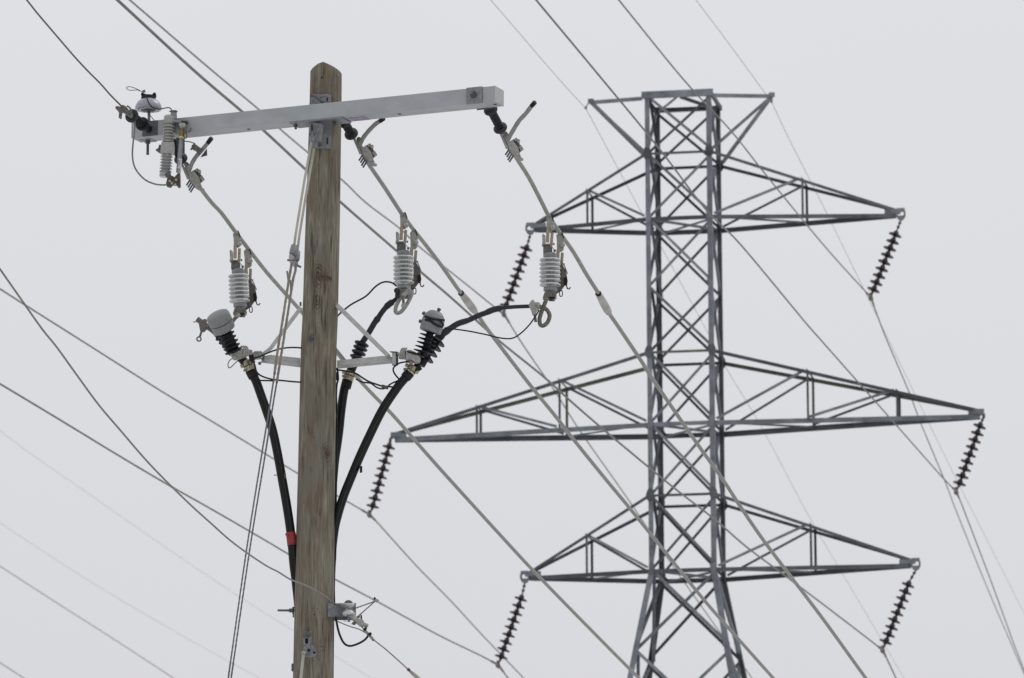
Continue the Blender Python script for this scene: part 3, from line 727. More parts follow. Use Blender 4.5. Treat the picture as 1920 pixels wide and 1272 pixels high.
for k in 'LMR':
    pts = smooth(CN[k], 5)
    cd = MB().tube(pts, 0.0165, 12).build('line_conductor', 'wirecover', None, CN[k][0])
    tag(cd, {'L': 'grey covered conductor leaving the left end of the crossarm and passing behind the pole',
             'M': 'grey covered conductor from just right of the pole top, with a pale sleeve on it',
             'R': 'grey covered conductor leaving the right end of the crossarm, with a pale sleeve'}[k], 'wire', 'covered conductors leaving the wooden pole')
    tp_ = [W(a, b_, Y0s[k] - 0.02 - 0.03*i) for i, (a, b_) in enumerate(TAILS[k])]
    t_ = MB().helix(tp_[:-1], 0.0095, 0.0085, 6, 0.42, 6)
    t_.tube(smooth(tp_[:-1], 4), 0.011, 6)
    t_.build('cut_tail', 'wirecover', cd)
    MB().tube([tp_[-2] + (tp_[-1]-tp_[-2])*0.0, tp_[-1], tp_[-1] + (tp_[-1]-tp_[-2])*0.15], [0.0185, 0.0190, 0.015], 12).build('tail_cap', 'black', cd)
    if k in SL:
        i0 = min(range(len(pts)), key=lambda i: (pts[i] - inplane(*SL[k][0], CN[k][0].x, CN[k][0].y, CTAN)).length)
        s0 = inplane(*SL[k][0], CN[k][0].x, CN[k][0].y, CTAN); s1 = inplane(*SL[k][1], CN[k][0].x, CN[k][0].y, CTAN)
        d = (s1 - s0); L = d.length
        MB().lathe(s0, d, [(0.021, 0), (0.024, 0.01*L), (0.029, 0.22*L), (0.033, 0.45*L), (0.033, 0.8*L), (0.028, 0.93*L), (0.020, L)], 18).build('splice_sleeve', 'sleeve', cd)
        MB().lathe(s0 - d.normalized()*0.012, d, [(0.0225, 0), (0.026, 0.006), (0.026, 0.016), (0.022, 0.02)], 14).build('tape_ring', 'black', cd)

def deadend(key, label):
    """polymer dead-end insulator and the bolted strain clamp that holds the conductor"""
    Y = Y0s[key]
    if key == 'R': c0, c1 = W(914, 195, Y - 0.30), W(939.5, 243, Y)
    if key == 'M': c0, c1 = W(641, 221, Y - 0.24), W(659.5, 253, Y)
    if key == 'L': c0, c1 = W(322, 262, Y - 0.24), W(340, 300, Y)
    root = thing('deadend_insulator', c0, label, 'insulator', 'black polymer dead end insulators under the crossarm')
    d = (c1 - c0); L = d.length; a = d.normalized()
    MB().lathe(c0, a, [(0.014, -0.02), (0.026, 0.0), (0.026, 0.03), (0.02, 0.03), (0.029, 0.04), (0.029, L - 0.03), (0.022, L - 0.02), (0.022, L + 0.03)], 16).build('core', 'polymer_black', root)
    nsh = 9
    for i in range(nsh):
        big = i in (1, nsh - 1)
        r = 0.055 if big else 0.035
        t = L*(i + 0.35 + (0.6 if i == 1 else 0))/nsh
        MB().lathe(c0 + a*t, a, [(0.026, -0.012), (r*0.8, -0.003), (r, 0.003), (r, 0.009), (r*0.85, 0.012), (0.026, 0.010)], 26).build('shed', 'polymer' if big else 'polymer_black', root)
    return c0, c1, a
def strain_clamp(key, dx, dy, label):
    Y = Y0s[key]
    S = lambda x, y, o=0: W(x + dx, y + dy, Y + o)
    root = thing('strain_clamp', S(946, 258), label, 'clamp', 'bolted strain clamps gripping the covered conductors')
    # two straps back to the insulator
    for o in (-0.02, 0.02):
        MB().bar(S(937, 246, o), S(951, 279, o), 0.020, 0.010, V((0.8, 0, 0.4))).build('strap', 'alu_dark' if o > 0 else 'alu', root, bevel=0.002)
    MB().bar(S(944.5, 250, -0.03), S(957, 274, -0.03), 0.020, 0.012, V((0.8, 0, 0.4))).build('strap', 'alu', root, bevel=0.002)
    MB().lathe(S(947, 251, -0.05), (0.3, 1, 0.1), [(0.019, 0), (0.019, 0.012), (0.011, 0.014), (0.011, 0.08)], 12).build('pin', 'alu_dark', root)
    body = MB()
    body.tube(smooth([S(948, 262), S(955, 273), S(964, 286), S(974, 297), S(981, 300)], 4), [0.014]*3 + [0.022, 0.026, 0.028, 0.029, 0.029, 0.029, 0.028, 0.027, 0.024, 0.02, 0.017, 0.014, 0.012, 0.010], 12)
    body.build('clamp_body', 'alu', root)
    MB().prism([S(951, 268, -0.035), S(961, 262, -0.035), S(972, 278, -0.03), S(976, 292, -0.03), S(966, 291, -0.035), S(956, 282, -0.035)], V((0, 0.05, 0))).build('keeper', 'alu', root, bevel=0.006)
    MB().prism([S(958, 263, 0.0), S(966, 260, 0), S(975, 262, 0), S(974, 270, 0), S(979, 274, 0), S(979, 281, 0), S(974, 286, 0), S(966, 276, 0)], V((0, 0.03, 0))).build('keeper', 'alu_dark', root, bevel=0.006)
    for i, (e, s0) in enumerate([((947.6, 291), (957, 276)), ((950.6, 295), (960, 279)), ((952.2, 300.5), (965, 280)), ((955, 304), (968, 284))]):
        p, q = S(*e, -0.01), S(*s0, -0.01)
        bt = MB().tube([p, q], 0.0070, 8).build('bolt', 'galv_dark', root)
    for (hx, hy) in ((967.5, 262), (972, 264.5), (976, 276.5), (978.5, 280)):
        MB().lathe(S(hx, hy, -0.012), V((0.75, 0, 0.65)), [(0.013, -0.014), (0.013, 0.006), (0.010, 0.012)], 6, False).build('nut', 'alu', root)
    return root
for k, lab in (('R', 'black double shed insulator under the right end of the crossarm'), ('M', 'black double shed insulator under the crossarm just right of the pole'), ('L', 'black insulator behind the fuse cutout at the left end of the crossarm')):
    deadend(k, lab)
strain_clamp('R', 0, 0, 'grey bolted clamp holding the right hand conductor below the end of the crossarm')
strain_clamp('M', -274.5, 10.5, 'grey bolted clamp holding the middle conductor just right of the pole top')
strain_clamp('L', -598, 57, 'grey bolted clamp holding the left conductor below the fuse cutout')

# ================================================================== IN-LINE DISCONNECT SWITCHES
def near_y(key, px, py):
    p0 = CN[key][0]; return inplane(px, py, p0.x, p0.y, CTAN).y
def switch(key, dx, dy, tilt, label):
    Y = near_y(key, 1031 + dx, 408 + dy); Y2 = near_y(key, 1052 + dx, 440 + dy)
    def S(x, y, o=0): return W(x + dx + tilt*(y - 480)/60, y + dy, Y + o)
    root = thing('disconnect_switch', S(1031, 560), label, 'switch', 'in line disconnect switches hanging from the conductors')
    # hanging clamps on the conductor
    for (x, y, o, hh) in ((1031, 406, 0, 28), (1050, 438, Y2 - Y, 34)):
        MB().prism([S(x - 6, y + 2, o - 0.03), S(x + 2, y - 4, o - 0.03), S(x + 7, y + 4, o - 0.03), S(x + 8, y + 12, o - 0.03), S(x + 7, y + hh - 4, o - 0.03), S(x + 3, y + hh, o - 0.03), S(x - 6, y + hh, o - 0.03)], V((0, 0.022, 0))).build('line_clamp', 'alu', root, bevel=0.004)
        MB().prism([S(x - 7, y + 3, o + 0.02), S(x, y - 4, o + 0.02), S(x + 6, y + 2, o + 0.02), S(x + 4, y + hh - 8, o + 0.02), S(x - 5, y + hh - 8, o + 0.02)], V((0, 0.02, 0))).build('line_clamp', 'alu_dark', root, bevel=0.004)
        MB().tube(smooth([S(x + 3, y - 3, o - 0.03), S(x + 5, y + 2, o - 0.04), S(x + 7, y + 9, o - 0.035)], 4), 0.0045, 6).build('clamp_ring', 'hole', root)
        MB().lathe(S(x + 4.5, y + 22, o - 0.035), (0, -1, 0), [(0.020, 0), (0.022, 0.01), (0.018, 0.024), (0.006, 0.03)], 12).build('knuckle', 'alu', root)
        MB().bar(S(x - 3.5, y + hh - 4, o - 0.045), S(x - 4.5, y + hh + 21, o - 0.045), 0.027, 0.014, V((1, 0, 0))).build('tension_bolt', 'tan', root, bevel=0.004)
        MB().bar(S(x + 4.5, y + hh + 2, o - 0.03), S(x + 2.5, y + hh + 27, o - 0.03), 0.024, 0.014, V((1, 0, 0))).build('tension_bolt', 'tan', root, bevel=0.004)
        MB().lathe(S(x + 6, y + hh + 24, o - 0.03), (1, 0, 0), [(0.009, 0), (0.009, 0.012)], 6, False).build('nut', 'alu_dark', root)
    # bracket on top of the insulator
    MB().prism([S(1017, 459, -0.05), S(1016.5, 440, -0.05), S(1019.5, 438.5, -0.05), S(1023, 443, -0.05), S(1023, 459, -0.05)], V((0, 0.010, 0))).build('top_bracket', 'alu', root, bevel=0.002)
    MB().box(S(1024.5, 460, -0.01), V((1, 0, 0)), V((0, 1, 0)), ZZ, 0.036, 0.045, 0.0035).build('top_bracket', 'alu', root)
    MB().box(S(1027, 468.5, 0.0), V((1, 0, 0)), V((0, 1, 0)), ZZ, 0.036, 0.035, 0.030).build('top_bracket', 'alu_dark', root, bevel=0.003)
    MB().bar(S(1032, 459, -0.055), S(1040, 470, -0.055), 0.006, 0.006).build('latch', 'alu', root)
    MB().lathe(S(1040, 471, -0.04), (0, -1, 0), [(0.011, 0), (0.011, 0.02)], 6, False).build('nut', 'galv_dark', root)
    ax = (S(1031.3, 540) - S(1031.3, 480)).normalized()
    MB().lathe(S(1031.3, 475.5), ax, [(0.050, 0), (0.054, 0.004), (0.054, 0.026), (0.046, 0.036), (0.046, 0.042)], 26).build('end_fitting', 'bluecap', root)
    body = MB().lathe(S(1031.3, 484), ax, [(0.040, 0), (0.036, 0.01), (0.036, 0.225)], 26).build('insulator_core', 'porc', root)
    for i in range(7):
        c = S(1031.3, 487.6 + 7.75*i)
        MB().lathe(c, ax, [(0.036, -0.015), (0.060, -0.011), (0.078, -0.006), (0.084, 0.000), (0.0847, 0.005), (0.081, 0.0085), (0.075, 0.006), (0.055, -0.004), (0.036, -0.007)], 32).build('shed', 'porc', root)
    MB().lathe(S(1032, 539.5), ax, [(0.052, 0), (0.055, 0.006), (0.055, 0.026), (0.047, 0.032)], 26).build('end_fitting', 'bluecap', root)
    MB().prism([S(1021, 548, -0.05), S(1041, 548, -0.05), S(1044, 554, -0.05), S(1038, 562, -0.05), S(1030, 559, -0.05), S(1024, 562, -0.05), S(1017.5, 558, -0.05)], V((0, 0.09, 0))).build('bottom_bracket', 'alu_dark', root, bevel=0.004)
    MB().box(S(1035, 561, -0.02), V((1, 0, 0)), V((0, 1, 0)), ZZ, 0.022, 0.05, 0.008).build('bottom_bracket', 'hole', root)
    MB().lathe(S(1041, 560, -0.04), (0, -1, 0), [(0.012, 0), (0.012, 0.022)], 6, False).build('nut', 'alu', root)
    # blade folded behind the insulator
    o = 0.07
    MB().prism([S(1051, 490, o), S(1055, 497, o), S(1061, 507, o), S(1063.5, 520, o), S(1061, 533, o), S(1052, 545, o), S(1041, 553, o), S(1037, 548, o), S(1046, 534, o), S(1050, 520, o), S(1049, 500, o)], V((0, 0.02, 0))).build('blade', 'alu_dark', root, bevel=0.003)
    MB().tube([S(1052, 488, o - 0.02), S(1059, 500, o - 0.02), S(1064, 514, o - 0.02)], 0.005, 6).build('blade_edge', 'galv', root)
    MB().prism([S(1057, 521, o - 0.03), S(1063, 519, o - 0.03), S(1064.5, 527, o - 0.03), S(1063, 536, o - 0.03), S(1058, 534, o - 0.03)], V((0, 0.02, 0))).build('latch', 'hole', root)
    MB().tube([S(1061, 524, o - 0.02), S(1062, 536, o - 0.02), S(1064, 541.5, o - 0.02), S(1067, 542.5, o - 0.02), S(1069.5, 539, o - 0.02)], 0.0055, 6).build('hook', 'hole', root)
    MB().tube(smooth([S(1049.5, 546, o), S(1054, 546, o), S(1054, 555, o), S(1050, 555.5, o), S(1049, 550, o), S(1049.5, 546, o)], 3), 0.0045, 6).build('pull_ring', 'hole', root)
    return root, S
SWR, SR = switch('R', 0, 0, 0, 'disconnect switch with white ribbed insulator under the right hand conductor')
SWM, SM_ = switch('M', -274.5, -4.5, 0, 'disconnect switch with white ribbed insulator under the middle conductor just right of the pole')
SWL, SL_ = switch('L', -584.5, 30, 2.6, 'disconnect switch with white ribbed insulator under the left conductor, left of the pole')

# ================================================================== TERMINATION BRACKET
tb = thing('standoff_bracket', W(598, 680, PY), 'pale bracket with diagonal braces either side of the pole, holding the cable ends', 'bracket')
ya = 43.02
def flat(P, th, nm, mt, par, bev=0.002): return MB().prism(P, V((0, th, 0))).build(nm, mt, par, bevel=bev)
flat([W(632, 676, ya), W(717, 667.5, ya - 0.06), W(743, 670, ya - 0.08), W(743, 678, ya - 0.08), W(632, 685, ya)], 0.008, 'arm', 'bracket', tb)
flat([W(632, 684.5, ya + 0.02), W(743, 677.5, ya - 0.06), W(735, 682, ya - 0.03), W(632, 692, ya + 0.09)], -0.01, 'arm', 'bracket', tb)
MB().bar(W(631, 571, ya - 0.10), W(730, 669, ya - 0.105), 0.030, 0.008, V((0.7, 0, 0.7))).build('brace', 'bracket', tb, bevel=0.002)
MB().bar(W(630, 575, ya - 0.095), W(728, 671, ya - 0.085), 0.008, 0.03, V((0.7, 0, 0.7))).build('brace', 'bracket', tb)
MB().lathe(W(629.7, 570.5, ya - 0.105), (0, -1, 0), [(0.008, 0), (0.008, 0.012)], 6, False).build('bolt', 'galv', tb)
MB().lathe(W(729, 669, ya - 0.115), (0, -1, 0), [(0.013, 0), (0.012, 0.014)], 12).build('bolt', 'galv', tb)
flat([W(729.5, 658.5, ya - 0.13), W(745.5, 659.5, ya - 0.13), W(749, 663, ya - 0.05), W(740, 662.5, ya - 0.05), W(733, 661.5, ya - 0.05)], 0.01, 'end_fitting', 'alu', tb)
flat([W(735, 661, ya - 0.11), W(742.5, 661, ya - 0.11), W(742.5, 683, ya - 0.11), W(735, 682, ya - 0.11)], 0.09, 'end_fitting', 'bracket', tb)
flat([W(742.6, 662, ya - 0.09), W(746.5, 664, ya - 0.09), W(746.5, 682, ya - 0.09), W(742.6, 684, ya - 0.09)], 0.07, 'end_fitting', 'galv_dark', tb)
MB().lathe(W(738.5, 682, ya - 0.06), -ZZ, [(0.016, 0), (0.012, 0.015)], 8).build('bolt', 'galv_dark', tb)
# left side
flat([W(563, 671.5, ya), W(507, 665.5, ya - 0.02), W(494, 668, ya - 0.02), W(494, 672, ya - 0.02), W(563, 680, ya)], 0.008, 'arm', 'bracket', tb)
flat([W(563, 680, ya - 0.002), W(494, 672, ya - 0.022), W(488, 680, ya - 0.022), W(563, 689, ya - 0.002)], 0.008, 'arm', 'bracket', tb)
MB().bar(W(564.5, 577, ya - 0.05), W(507, 654, ya - 0.05), 0.030, 0.008, V((0.8, 0, -0.6))).build('brace', 'bracket', tb, bevel=0.002)
MB().bar(W(508, 653, ya - 0.052), W(490, 667, ya - 0.055), 0.028, 0.008, V((0.6, 0, -0.8))).build('brace', 'bracket', tb)
MB().box(W(563.5, 570.5, ya - 0.04), V((1, 0, 0)), V((0, 1, 0)), ZZ, 0.007, 0.015, 0.014).build('bolt', 'galv_dark', tb)
flat([W(470, 664, ya - 0.08), W(480, 658, ya - 0.08), W(491, 659, ya - 0.08), W(492, 664, ya - 0.08), W(488, 672, ya - 0.08), W(474, 673, ya - 0.08)], 0.05, 'end_fitting', 'alu', tb)
flat([W(476, 658.5, ya - 0.09), W(490.5, 658, ya - 0.09), W(491, 660.5, ya - 0.09), W(477, 661, ya - 0.09)], 0.06, 'end_fitting', 'bracket', tb)
for (x, y) in ((494, 668.5), (487, 682), (492.5, 674)):
    MB().lathe(W(x, y, ya - 0.07), (0, -1, 0), [(0.013, 0), (0.013, 0.014)], 6, False).build('bolt', 'galv_dark', tb)
# third arm behind the pole
MB().bar(W(625, 650, ya + 0.12), W(646, 676, ya + 0.2), 0.026, 0.010, V((0.7, 0, 0.7))).build('brace', 'bracket', tb)

# ================================================================== RISER CABLES WITH TERMINATIONS
def riser(path, r, Y, label, base):
    root = thing('riser_cable', W(base[0], base[1], Y), label, 'cable', 'black riser cables with terminations')
    P = smooth(WL(path, Y), 4)
    MB().tube(P, [x for x in (r if isinstance(r, list) else [r]*len(P))], 16).build('cable', 'cable', root)
    st = MB(); hl = [p + V((r*0.25, -r*0.98, 0)) for p in P]
    st.tube(hl, 0.0008, 4).build('stripe', 'alu_dark', root)
    return root
rc = riser([(787, 686), (771, 697), (758, 711), (743.4, 729), (717, 768.8), (693.9, 815), (674, 858), (657.5, 897.5), (644.3, 930.6), (633, 967, 0.02), (626, 1000, 0.05), (621, 1060, 0.1), (618, 1200, 0.14), (616, 1400, .16)], 0.0345, 42.98, 'thick black cable curving up right of the pole and over to the right hand switch', (643, 935))
def bands(p, q, par, r=0.042):
    d = (q - p); L = d.length; a = d.normalized()
    c = MB().lathe(p, a, [(r*0.92, 0), (r, 0.004), (r, L*0.42), (r*0.9, L*0.45)], 16, False).build('clamp_band', 'brass', par)
    MB().lathe(p + a*L*0.5, a, [(r*0.9, 0), (r, 0.003), (r, L*0.42), (r*0.92, L*0.46)], 16, False).build('clamp_band', 'brass', par)
    x, y = perp(a)
    for sgn in (-1, 1):
        side = a.cross(V((0, 1, 0))).normalized()
        b_ = MB().box(p + a*L*0.3 + side*sgn*(r + 0.006) + V((0, -0.01, 0)), a, side, V((0, 1, 0)), 0.014, 0.012, 0.012).build('clamp_lug', 'brass', par, bevel=0.003)
    MB().lathe(p + a*L*0.75 - a.cross(V((0, 1, 0))).normalized()*(r+0.002) + V((0, -0.02, 0)), V((0.4, -1, 0)), [(0.011, 0), (0.011, 0.02)], 6, False).build('clamp_bolt', 'galv', par)
    MB().tube([p + a*L*0.2 + V((0, -r - 0.002, 0)), p + a*L*0.8 + V((0.004, -r - 0.002, 0))], 0.004, 6).build('clamp_bolt', 'galv', par)
bands(W(776, 687, 42.98), W(764, 704, 42.98), rc)
MB().tube(WL([(768, 699), (760, 709)], 42.98), [0.043, 0.041], 16).build('collar', 'black', rc)
term = MB(); ax = (W(822, 634, 43.02) - W(789, 685, 43.0)).normalized(); t0 = W(789, 685, 43.0)
term.tube(smooth([t0, W(806, 657, 43.02), W(822, 634, 43.04), W(830, 627, 43.04)], 3), [0.034, 0.033, 0.032, 0.032, 0.032, 0.032, 0.034, 0.036, 0.033, 0.030], 18)
tm = term.build('termination', 'polymer_black', rc)
for i, (x, y) in enumerate(((799, 668.5), (806.5, 657.5), (813.5, 647), (820, 638))):
    MB().lathe(W(x, y, 43.02), -ax, [(0.03, -0.012), (0.05, -0.002), (0.074, 0.012), (0.074, 0.017), (0.045, 0.012), (0.03, 0.012)], 28).build('shed', 'polymer_black', tm)
ld = smooth(WL([(826, 629), (838, 620.5), (858, 607.5), (877.7, 601), (897, 592), (910.8, 587), (925, 581), (943, 577.5), (960, 576), (975, 575.2), (993, 574.6)], 43.04), 3)
lr = []
for i in range(len(ld)):
    t = i/(len(ld)-1); lr.append(0.029 if t < .12 else (0.0235 if t < .30 else (0.021 if t < .45 else (0.024 if .50 < t < .68 else (0.021 if t <= .5 else 0.0150)))))
MB().tube(ld, lr, 14).build('lead', 'lead', rc)
# connector to the switch tail
cn = thing('tap_clamp', W(1000, 590, 43.0), 'grey tap clamp with an eye stem gripping the end of the right hand cable lead', 'clamp')
flat([W(991, 572, 42.97), W(996, 563, 42.97), W(1001, 561.5, 42.97), W(1003, 567, 42.97), W(1010, 566, 42.97), W(1014, 570, 42.97), W(1012, 577, 42.97), W(1006, 583, 42.97), W(1004.5, 591, 42.97), (W(998.5, 590, 42.97)), W(996, 581, 42.97)], 0.05, 'clamp_body', 'alu', cn, 0.006)
MB().tube([W(1002, 589, 42.99), W(1004, 598, 42.99), W(1004.3, 604, 42.99)], [0.009, 0.010, 0.012], 10).build('eye_stem', 'alu_dark', cn)
MB().lathe(W(1009, 572, 42.96), (0, -1, 0), [(0.018, 0), (0.016, 0.012), (0.008, 0.014)], 12).build('bolt', 'alu', cn)
lp = MB().tube(smooth(WL([(1008, 575), (1018, 577), (1026, 582), (1030.5, 592), (1027, 604), (1019, 611), (1013, 609), (1011.5, 599), (1014, 589), (1018, 578), (1022, 568, -.02), (1025, 560, -.03)], 43.02), 4), 0.0165, 12).build('stirrup_loop', 'alu_dark', None, W(1018, 611, 43.02))
tag(lp, 'grey bar bent into a loop below the rightmost switch, joining it to the cable lead', 'connector')

# middle cable behind the pole
mc = riser([(656, 698), (652.5, 708), (647.5, 722), (643, 745), (639, 775), (636, 805), (632, 835), (627, 870), (622, 940), (619, 1060), (617, 1300)], 0.0345, 43.22, 'thick black cable half hidden behind the pole, rising to the middle switch', (640, 800))
bands(W(657.5, 697, 43.20), W(652, 714, 43.20), mc)
MB().tube(WL([(652, 712), (648, 728)], 43.22), [0.042, 0.040], 16).build('collar', 'black', mc)
ax = (W(680, 640, 43.2) - W(664, 682, 43.2)).normalized()
tm = MB().tube(smooth(WL([(657, 697), (664, 682), (671, 664), (679, 641)], 43.2), 3), [0.034]*7 + [0.030, 0.026, 0.023], 16).build('termination', 'polymer_black', mc)
for (x, y) in ((678, 645.5), (675.5, 653.5), (672.5, 662), (669.5, 671)):
    MB().lathe(W(x, y, 43.2), ax, [(0.028, -0.014), (0.05, -0.010), (0.0585, -0.002), (0.0585, 0.006), (0.045, 0.014), (0.028, 0.016)], 28).build('shed', 'polymer', tm)
ld = smooth(WL([(679, 643), (687, 631), (695, 618), (702, 606), (708, 598), (716, 586), (726, 574), (735, 567), (744, 560), (753, 554.5), (763, 549)], 43.15), 3)
lr = []
for i in range(len(ld)):
    t = i/(len(ld)-1); lr.append(0.023 if t < .34 else (0.026 if t < .42 else (0.021 if t < .58 else (0.0255 if t < .72 else 0.0165))))
MB().tube(ld, lr, 14).build('lead', 'lead', mc)
lp = MB().tube(smooth(WL([(772, 553), (764, 569), (754, 583), (746, 587.5), (741.5, 584), (743, 574), (749, 562), (757, 552)], 43.1), 4), 0.0155, 12).build('stirrup_loop', 'alu', None, W(746, 587, 43.1))
tag(lp, 'pale U shaped bar hanging below the middle switch beside the cable lead', 'connector')
cn = thing('tap_clamp', W(756, 555, 43.05), 'small cast tap clamp with a ball end, under the middle switch', 'clamp')
flat([W(752, 553, 43.03), W(764, 541, 43.03), W(772, 546, 43.03), W(777, 549, 43.03), W(774, 553, 43.03), W(765, 551, 43.03), W(757, 559, 43.03)], 0.04, 'clamp_body', 'alu', cn, 0.005)
MB().bar(W(760, 535, 43.0), W(775, 549, 43.0), 0.012, 0.01).build('strap', 'alu', cn)
MB().tube([W(756, 556, 43.02), W(756.5, 571, 43.02)], 0.011, 10).build('stem', 'alu_dark', cn)
MB().lathe(W(756.5, 574, 43.0), (0, -1, 0), [(0.018, 0), (0.018, 0.02), (0.009, 0.022)], 14).build('bolt', 'alu', cn)
MB().lathe(W(745.5, 546, 43.06), (-0.3, -1, 0), [(0.014, -0.02), (0.024, 0), (0.024, 0.02), (0.012, 0.03)], 14).build('ball_end', 'lead', cn)
MB().box(W(745, 555, 43.06), V((1, 0, 0)), V((0, 1, 0)), ZZ, 0.018, 0.015, 0.016).build('ball_end', 'lead', cn, bevel=0.004)

# left cable
lc = riser([(456, 676), (467, 690), (473, 702.5), (480, 715), (487.5, 735.8), (499, 768.8), (510.6, 805), (520.5, 851), (528.8, 897.5), (537, 943.8), (543.6, 986.7), (547.5, 1020), (551, 1060, .02), (556, 1100, 0.05), (565, 1200, 0.10), (572, 1400, .12)], 0.0345, 42.98, 'thick black cable left of the pole wrapped with a band of red tape', (548, 1020))
bands(W(462, 677, 42.98), W(470.5, 697, 42.98), lc)
MB().tube(WL([(470, 696), (476, 708)], 42.98), [0.043, 0.041], 16).build('collar', 'black', lc)
MB().tube(smooth(WL([(545, 999), (546.5, 1010), (548, 1023)], 42.98), 2), 0.0385, 18).build('red_tape', 'red', lc)
MB().bar(W(535, 1002.5, 42.94), W(541, 1003, 42.94), 0.014, 0.012).build('red_tape', 'red', lc)
MB().bar(W(519, 891, 42.9), W(513.5, 891.5, 42.9), 0.006, 0.006).build('tie_strap', 'rust', lc)
MB().box(W(534.5, 892.5, 42.95), V((1, -0.2, -0.2)), V((0, 1, 0)), ZZ, 0.007, 0.02, 0.022).build('tie_strap', 'rust', lc, bevel=0.003)
MB().box(W(677, 880.5, 42.95), V((1, 0, 0.3)), V((0, 1, 0)), ZZ, 0.010, 0.02, 0.024).build('tie_strap', 'black', rc, bevel=0.004)
ax = (W(399, 622, 43.06) - W(452, 672, 43.0)).normalized()
tm = MB().tube(smooth(WL([(458, 678), (440, 660), (420, 641), (405, 627)], 43.08), 3), [0.034]*6 + [0.03, 0.024, 0.022, 0.020], 14).build('termination', 'polymer_black', lc)
for i in range(5):
    MB().lathe(W(438 - 6*i, 658 - 7*i, 43.09), ax, [(0.03, -0.01), (0.05, -0.004), (0.052, 0.004), (0.03, 0.01)], 24).build('shed', 'polymer_black', tm)
MB().tube(smooth(WL([(408, 630), (397, 619), (384, 609), (369.5, 598.5)], 43.05), 3), [0.018, 0.018, 0.019, 0.020, 0.022, 0.022, 0.023, 0.0235, 0.022, 0.021], 14).build('lead', 'alu_dark', lc)
cn = thing('tap_clamp', W(378, 622, 42.98), 'dark clamp with a hanging eye ring beside the grey cap of the left arrester', 'clamp')
flat([W(372, 604, 42.98), W(381, 600, 42.98), W(382, 597.5, 42.98), W(388, 599, 42.98), W(387, 605, 42.98), W(391, 613, 42.98), W(382, 622, 42.98), W(375, 621, 42.98)], 0.045, 'clamp_body', 'alu_dark', cn, 0.006)
MB().tube([W(362, 604, 43), W(368, 604, 43)], 0.004, 6).build('bolt', 'alu_dark', cn)
MB().tube([W(378.3, 620, 42.98), W(375, 631, 42.98)], 0.0085, 8).build('eye_stem', 'alu_dark', cn)
MB().tube([W(373 + 4*math.cos(t), 636 + 4*math.sin(t), 42.98) for t in [x*math.pi/8 for x in range(17)]], 0.0058, 8).build('eye_ring', 'alu_dark', cn)
lug = MB().tube(WL([(436, 605, 0.0), (440, 598, .03), (447, 589, .05)], 42.95), [0.010, 0.015, 0.013], 10).build('jumper_rod', 'alu_dark', None, W(440, 598, 42.95))
tag(lug, 'short dark rod joining the left arrester cap to the left switch', 'connector')
MB().prism([W(441, 594, 42.96), W(447, 586, 42.96), W(451, 590, 42.96), W(445, 597, 42.96)], V((0, 0.04, 0))).build('lug', 'alu', lug, bevel=0.004)

# ================================================================== ARRESTERS
def mount(S, par, flip):
    """cast bracket below the arrester: ridged neck and dished plate"""
# right arrester
ra = thing('surge_arrester', W(794, 670, 42.88), 'black ribbed surge arrester right of the pole, its pale cap marked with black zigzags', 'arrester', 'surge arresters on the standoff bracket')
q0, q1 = W(795, 667, 42.88), W(810, 612, 42.86); ax = (q1 - q0).normalized()
MB().tube([q0, q1], 0.029, 16).build('body', 'polymer_black', ra)
for i in range(7):
    c = W(791.5 + 2.4*i + 2.0, 659.5 - 7.6*i + 1.5, 42.88)
    r = 0.079 - 0.0022*i
    MB().lathe(c, ax, [(0.028, -0.006), (r*0.85, 0.000), (r, 0.003), (r, 0.006), (r*0.7, 0.007), (0.028, 0.013)], 32).build('shed', 'polymer_black', ra)
cp0 = W(807.5, 618.5, 42.86); axc = (W(817, 584, 42.85) - W(807, 617, 42.86)).normalized()
cap = MB().lathe(cp0, axc, [(0.020, -0.02), (0.06, -0.020), (0.082, -0.018), (0.086, -0.010), (0.088, 0.02), (0.090, 0.060), (0.086, 0.095), (0.070, 0.122), (0.048, 0.144), (0.034, 0.150), (0.001, 0.152)], 14, False).build('cap', 'capgrey', ra, bevel=0.004)
yy = 42.855 - 0.092
def strip(pts, r):
    P = smooth([W(a, b_, yy + c_) for a, b_, c_ in pts], 4)
    MB().tube(P, r, 6).build('slot', 'polymer_black', cap)
strip([(797, 593.5, .03), (806, 596.5, 0.0), (816, 599, 0.0), (826, 600, .008), (833, 600.5, .03)], 0.0098)
strip([(798, 600, .025), (806, 601.5, 0.0), (813, 606, 0.0), (821, 611, 0.004), (829, 613.5, .02)], 0.0105)
strip([(825, 601, 0.006), (829, 606, 0.015), (831.5, 612, .028)], 0.008)
for (x, y) in ((794, 587), (787, 602.5), (823.5, 580)):
    c = W(x, y, 42.85); d = (c - (cp0 + axc*0.05)); d.y = 0; d.normalize()
    MB().lathe(c - d*0.02, d, [(0.010, 0), (0.014, 0.008), (0.015, 0.024), (0.008, 0.028)], 12).build('knob', 'galv_dark', ra)
mb_ = MB()
mb_.prism([W(761, 656, 42.84), W(770, 655.5, 42.84), W(781, 661, 42.83), W(789, 671, 42.83), W(787, 677, 42.83), W(779, 679, 42.83), W(770, 674.5, 42.84), W(760, 674, 42.84)], V((0, 0.10, 0)))
mb_.build('mounting_cleat', 'alu', ra, bevel=0.010)
MB().lathe(W(777, 664.5, 42.9), ax, [(0.02, -0.012), (0.078, -0.008), (0.086, 0.002), (0.07, 0.008), (0.03, 0.010)], 28).build('base_disc', 'polymer_black', ra)
for i in range(3):
    x = 751.5 + 3.6*i
    MB().tube(smooth([W(x, 672, 42.87), W(x - 1.6, 665, 42.85), W(x + 0.5, 657, 42.86), W(x + 4, 653, 42.88)], 3), 0.0068, 8).build('mounting_rib', 'alu', ra)
